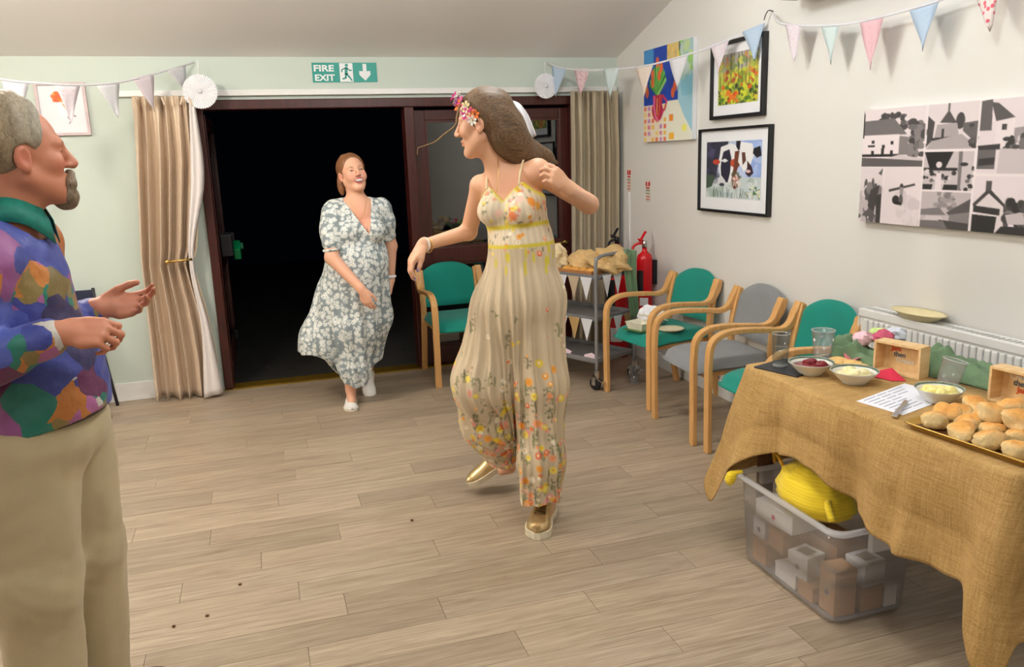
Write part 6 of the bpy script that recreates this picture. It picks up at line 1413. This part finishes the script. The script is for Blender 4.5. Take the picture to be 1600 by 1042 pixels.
tL = hand(b, (1.143, 2.928, 1.452), (-.60, -.30, .55), (.15, -.85, .25), -1, ((.7, 1.0, .5), (.8, 1.0, .5), (.9, 1.0, .5), (.95, 1.0, .5)), .98, (.40, .35), .03, .023)
def bri_col(V):
    Cc = np.zeros((len(V), 3)); Cc[:] = srgb(222, 170, 136)
    mixc(Cc, blob(V, (1.0, 3.1, 1.46), (.14, .16, .09), 1.0), srgb(228, 166, 140), .5)
    for t_ in tR+tL: mixc(Cc, blob(V, t_, (.0095, .0095, .0095), .4), srgb(104, 112, 196), .95)
    return paint_head(Cc, V, bc, bR, bs, srgb(196, 100, 90), srgb(90, 56, 44), srgb(120, 84, 60), srgb(224, 138, 112), 'open', .4)
vol_obj('body', b, SKIN, bri, bri_col)
hv = Vol((.76, 3.02, 1.50), (1.30, 3.40, 1.88), .0045); wn5 = wavenoise(61, 60); wn6 = wavenoise(62, 150)
def bhair(x, y, z):
    ay = np.abs(y); d = fE(x, y, z, (-.022, 0, .046), (.106, .088, .096)); d = smin(d, fE(x, y, z, (-.075, 0, -.03), (.055, .07, .075)), .04)
    cutf = x-(.046+.45*(z-.06)); cutf = np.where(z < .03, np.maximum(cutf, x-.020), cutf)
    d = -smin(-d, -cutf*.85, .010); return -smin(-d, fE(x, ay, z, (.004, .084, -.014), (.018, .02, .026)), .006)
hv.local(bhair, bc, bR, bs, .18, .001)
hv.chain([(.985, 3.165, 1.70, .070), (1.005, 3.17, 1.645, .068), (1.045, 3.18, 1.605, .055), (1.105, 3.20, 1.588, .038), (1.165, 3.21, 1.572, .024), (1.215, 3.215, 1.548, .010)], .04)
hv.wobble(lambda X, Y, Z: .006*wn5(X*.5, Y, Z)+.0025*wn6(X*.35, Y, Z))
vol_obj('hair', hv, hair_mat('long brown hair', srgb(50, 34, 20), srgb(128, 98, 64), (9, 110, 80)), bri)
MB().tube(spline([(.800, 3.18, 1.785), (.785, 3.17, 1.74), (.775, 3.17, 1.705), (.735, 3.19, 1.675), (.700, 3.20, 1.648), (.655, 3.21, 1.632), (.632, 3.21, 1.625), (.627, 3.21, 1.600)], 40), np.linspace(.0045, .0015, 40), 6).build('flying_strand', hair_mat('strand', srgb(104, 78, 44), srgb(150, 116, 70)), bri, True, world=True)
# flower crown
crown = bpy.data.objects.new('flower_crown', None); C.objects.link(crown); crown.parent = bri; crown['label'] = 'crown of pink, orange and white flowers'
fcols = [srgb(206, 60, 140), srgb(240, 236, 226), srgb(236, 120, 50), srgb(226, 104, 120), srgb(232, 214, 160), srgb(150, 84, 170), srgb(214, 64, 84), srgb(244, 240, 236), srgb(240, 166, 90)]
fm_ = [plain('petal %d' % k, c_, .7) for k, c_ in enumerate(fcols)]; cen = plain('flower centre', srgb(222, 180, 60), .7)
def loc2w(p_): return np.array(bc)+bR@(np.array(p_)*bs)
frr = random.Random(9)
arc = [(.082, .0, .108), (.080, .022, .102), (.072, .042, .092), (.062, .056, .078), (.050, .068, .066), (.038, .076, .052), (.026, .082, .040), (.014, .087, .028), (.082, -.022, .102), (.072, -.042, .092), (.056, -.062, .072), (.032, -.078, .048), (.068, .030, .112), (.052, .056, .092), (.030, .076, .066), (.012, .086, .046), (.008, .092, .016), (-.004, .092, .034), (.090, .010, .118), (.070, .010, .122)]
MB().tube(spline([loc2w(q) for q in ((.020, .086, .034), (.050, .068, .066), (.072, .042, .092), (.084, 0, .106), (.072, -.042, .092), (.050, -.068, .066), (.020, -.086, .034))], 30)-np.array(bri.location)*0, .005, 6).build('crown_band', plain('green florist wire', srgb(70, 90, 50), .7), crown)
for ch in crown.children: ch.location = tuple(-v for v in bri.location)
for k, q in enumerate(arc):
    c_ = loc2w(q); n_ = c_-loc2w((0, 0, .04)); n_ /= np.linalg.norm(n_); Rf = frame(n_, (0, 0, 1) if abs(n_[2]) < .9 else (1, 0, 0)); r_ = frr.uniform(.017, .025); V = []; Fs = []
    for p5 in range(6):
        a = 2*math.pi*p5/6+k; base = len(V)
        for (rr2, da, hh) in ((.15, 0, 0), (.7, -.42, .25), (1.0, -.25, .32), (1.08, 0, .36), (1.0, .25, .32), (.7, .42, .25)): V.append(c_+Rf@np.array((.006+hh*r_*.8, r_*rr2*math.cos(a+da), r_*rr2*math.sin(a+da))))
        Fs.append(tuple(range(base, base+6)))
    fo = MB().add([v-np.array(bri.location) for v in V], Fs).build('flower', fm_[(0, 1, 5, 2, 3, 1, 0, 4, 1, 3, 7, 6, 1, 0, 4, 3, 1, 2, 0, 7)[k]], crown, solid=.0012)
# white ribbon at the back of the head
rb = spline([(1.000, 3.17, 1.785), (1.035, 3.165, 1.772), (1.065, 3.165, 1.735), (1.085, 3.17, 1.690), (1.105, 3.18, 1.652)], 14); V = np.zeros((14, 7, 3))
for i in range(14):
    for j, a in enumerate(np.linspace(-1, 1, 7)): V[i, j] = rb[i]+np.array((.6, .1, .55))*a*.026*(1-.45*i/13)+np.array((0, -.010*math.cos(a*2.5+i*.3), 0))
MB().grid(V, 14, 7).build('white_ribbon', M['white_paper'], bri, True, world=True, solid=.003)
# dress
dv = Vol((.70, 2.90, .06), (1.30, 3.56, 1.54), .0045)
dv.ell((1.015, 3.205, 1.385), (.145, .101, .165), .04, BRf); dv.ell((1.045, 3.2, 1.22), (.124, .096, .14), .05, BRf)
for sgn in (-1, 1): q = np.array((1.02, 3.2))+Lx*.066*sgn+Fx*.079; dv.ell((q[0], q[1], 1.366), (.062, .060, .064), .03)
dv.chain([(1.05, 3.19, 1.23, .112), (1.070, 3.17, 1.0, .130), (1.085, 3.13, .62, .108), (1.062, 3.09, .30, .092), (1.056, 3.08, .06, .084)], .06); dv.chain([(1.03, 3.2, 1.2, .108), (.985, 3.23, .95, .143), (.892, 3.27, .62, .140), (.915, 3.32, .42, .125), (.975, 3.36, .275, .095)], .06)
_b = lambda X, Y: np.arctan2(Y-3.22, X-1.0)
dv.wobble(lambda X, Y, Z: np.clip((1.2-Z)/.25, 0, 1)*(.0075*np.sin(19*_b(X, Y)+2.5*Z)+.004*np.sin(43*_b(X, Y)-3*Z))+.003*wavenoise(71, 28)(X, Y, Z))
dv.clip(lambda X, Y, Z: .118+.012*np.sin(25*X)-Z+0*Y)
def neckline(X, Y, Z):
    l = (X-1.015)*Lx[0]+(Y-3.205)*Lx[1]; f_ = (X-1.015)*Fx[0]+(Y-3.205)*Fx[1]
    zt = np.where(f_ > -.01, 1.478+.10*l-1.0*np.abs(np.abs(l)-.072), 1.37)
    return (Z-np.maximum(zt, 1.36))*.7
dv.clip(neckline)
def bri_dress_col(V):
    rr = np.random.RandomState(17); n = len(V); Cc = np.zeros((n, 3)); up_ = V[:, 2] > 1.222+.05*((V[:, 0]-1.015)*Lx[0]+(V[:, 1]-3.205)*Lx[1])
    Cc[:] = srgb(204, 186, 156); Cc[up_] = srgb(222, 206, 178)
    ang = np.arctan2(V[:, 1]-3.22, V[:, 0]-1.0); Cc *= (1+.07*np.sin(38*ang+5*V[:, 2]))[:, None]
    leaf = [srgb(92, 100, 58), srgb(120, 124, 74), srgb(74, 78, 52)]; flo = [srgb(236, 206, 40), srgb(236, 150, 110), srgb(232, 176, 150), srgb(230, 104, 60), srgb(240, 222, 90), srgb(228, 150, 150), srgb(244, 236, 214), srgb(240, 160, 50)]
    def spot(p_, r3, col, a=.9):
        m = (np.abs(V[:, 0]-p_[0]) < .05) & (np.abs(V[:, 1]-p_[1]) < .05) & (np.abs(V[:, 2]-p_[2]) < .06); idx = np.nonzero(m)[0]
        if len(idx) == 0: return
        w = np.clip((1-np.sqrt((((V[idx]-p_)/np.array(r3))**2).sum(1)))/.3, 0, 1)[:, None]*a; Cc[idx] = Cc[idx]*(1-w)+np.array(col)*w
    prob = np.where(V[:, 2] < 1.19, np.clip(1.15-V[:, 2], .10, 1)**1.9, .50); prob = prob/prob.sum()
    for s_ in rr.choice(n, 420, p=prob):                                      # stems climbing upwards with leaves
        p_ = V[s_]; col = leaf[rr.randint(3)]; hgt = rr.uniform(.03, .09) if p_[2] < 1.1 else .02
        for k in range(int(hgt/.012)):
            spot(p_+np.array((.004*math.sin(k), .004*math.sin(k), .012*k)), (.006, .009, .011), col, .6); spot(p_+np.array((rr.uniform(.006, .014)*(-1)**k, -.008*(-1)**k, .012*k+rr.uniform(0, .01))), (.009, .010, .006), col, .6)
    for s_ in rr.choice(n, 760, p=prob):
        p_ = V[s_]; low = p_[2] < .75; r_ = rr.uniform(.008, .021) if low else rr.uniform(.006, .014); c_ = flo[rr.randint(8)]
        spot(p_, (r_, r_, r_), c_, .9); spot(p_+np.array((0, 0, .002)), (r_*.4, r_*.4, r_*.4), srgb(220, 150, 40) if rr.rand() < .5 else srgb(250, 240, 200), .7)
    for q, r_, c_ in (((.985, 3.08, 1.355), .024, srgb(232, 130, 80)), ((1.045, 3.06, 1.40), .026, srgb(240, 150, 40)), ((1.0, 3.07, 1.41), .022, srgb(240, 196, 180)), ((.93, 3.14, 1.36), .020, srgb(240, 200, 180)), ((1.09, 3.06, 1.385), .020, srgb(240, 176, 60))):
        d = np.sqrt(((V-np.array(q))**2).sum(1)); s_ = int(d.argmin()); spot(V[s_], (r_, r_, r_), c_, .95)
    yel = np.array(srgb(214, 196, 24)); l = (V[:, 0]-1.015)*Lx[0]+(V[:, 1]-3.205)*Lx[1]; f_ = (V[:, 0]-1.015)*Fx[0]+(V[:, 1]-3.205)*Fx[1]
    mixc(Cc, np.clip(1-np.abs(V[:, 2]-(1.300+.09*l))/.013, 0, .6)/.6*1.0, yel, .9); mixc(Cc, np.clip(1-np.abs(V[:, 2]-(1.222+.05*l))/.011, 0, .6)/.6, yel, .9)
    zt = 1.478+.10*l-1.0*np.abs(np.abs(l)-.072); mixc(Cc, np.clip(1-(zt-V[:, 2])/.016, 0, 1)*(f_ > -.02)*(V[:, 2] > 1.35), yel, .85)
    for s_ in rr.choice(np.nonzero((V[:, 2] > 1.12) & (V[:, 2] < 1.21))[0], 26): spot(V[s_], (.008, .008, .026), yel, .8)
    return Cc
vol_obj('dress', dv, vcol('embroidered tulle', .75, .25, 120), bri, bri_dress_col)
for sg_ in (-1, 1):
    a0 = np.array((1.015, 3.205))+Lx*.072*sg_+Fx*.098; z0_ = 1.470+.10*.072*sg_; t0_ = np.array((1.0, 3.205))+Lx*.080*sg_; zt_ = 1.560 if sg_ > 0 else 1.515; b0 = np.array((1.015, 3.205))+Lx*.07*sg_-Fx*.092
    MB().tube(spline([(a0[0], a0[1], z0_-.01), ((a0[0]*.5+t0_[0]*.5)+Fx[0]*.012, (a0[1]*.5+t0_[1]*.5)+Fx[1]*.012, (z0_+zt_)/2+.012), (t0_[0], t0_[1], zt_), (b0[0], b0[1], 1.38)], 24), .0042, 6).build('shoulder_strap', plain('cream strap', srgb(232, 214, 170), .6), bri, True, world=True)
MB().tube(spline([(.945, 3.165, 1.575), (.935, 3.13, 1.53), (.925, 3.115, 1.475), (.918, 3.112, 1.44), (.93, 3.12, 1.50)], 24)[:17], .0016, 6).build('necklace', gold_c, bri, True, world=True)
br_c = np.array((.655, 3.304, 1.233)); bd = np.array((-.86, -.48, .0)); bu = np.array((0, 0, 1.0)); bw = np.cross(bd, bu)
MB().tube([br_c+.027*(math.cos(a)*bu+math.sin(a)*bw) for a in np.linspace(0, 2*math.pi, 22)], .006, 8).build('bracelet', plain('pearl beads', srgb(236, 220, 206), .3), bri, True, world=True)
MB().tube([br_c+np.array((.014, .008, -.004))+.030*(math.cos(a)*bu+math.sin(a)*bw) for a in np.linspace(0, 2*math.pi, 22)], .003, 8).build('bracelet', gold_c, bri, True, world=True)
gs = plain('metallic gold leather', srgb(206, 180, 130), .32, .75, .12, 40); gsole = plain('cream rubber sole', srgb(226, 216, 190), .6)
shoe(bri, (1.128, 3.185, 0), (-.50, -.866, 0), (0, 0, 1), .275, .112, .088, gs, gsole, name='trainer', laces=plain('dark gold lace', srgb(110, 86, 44), .6), sole_t=.03)
shoe(bri, (1.085, 3.505, .150), (-.90, .06, -.42), (-.42, 0, .9), .262, .098, .085, gs, gsole, name='trainer')
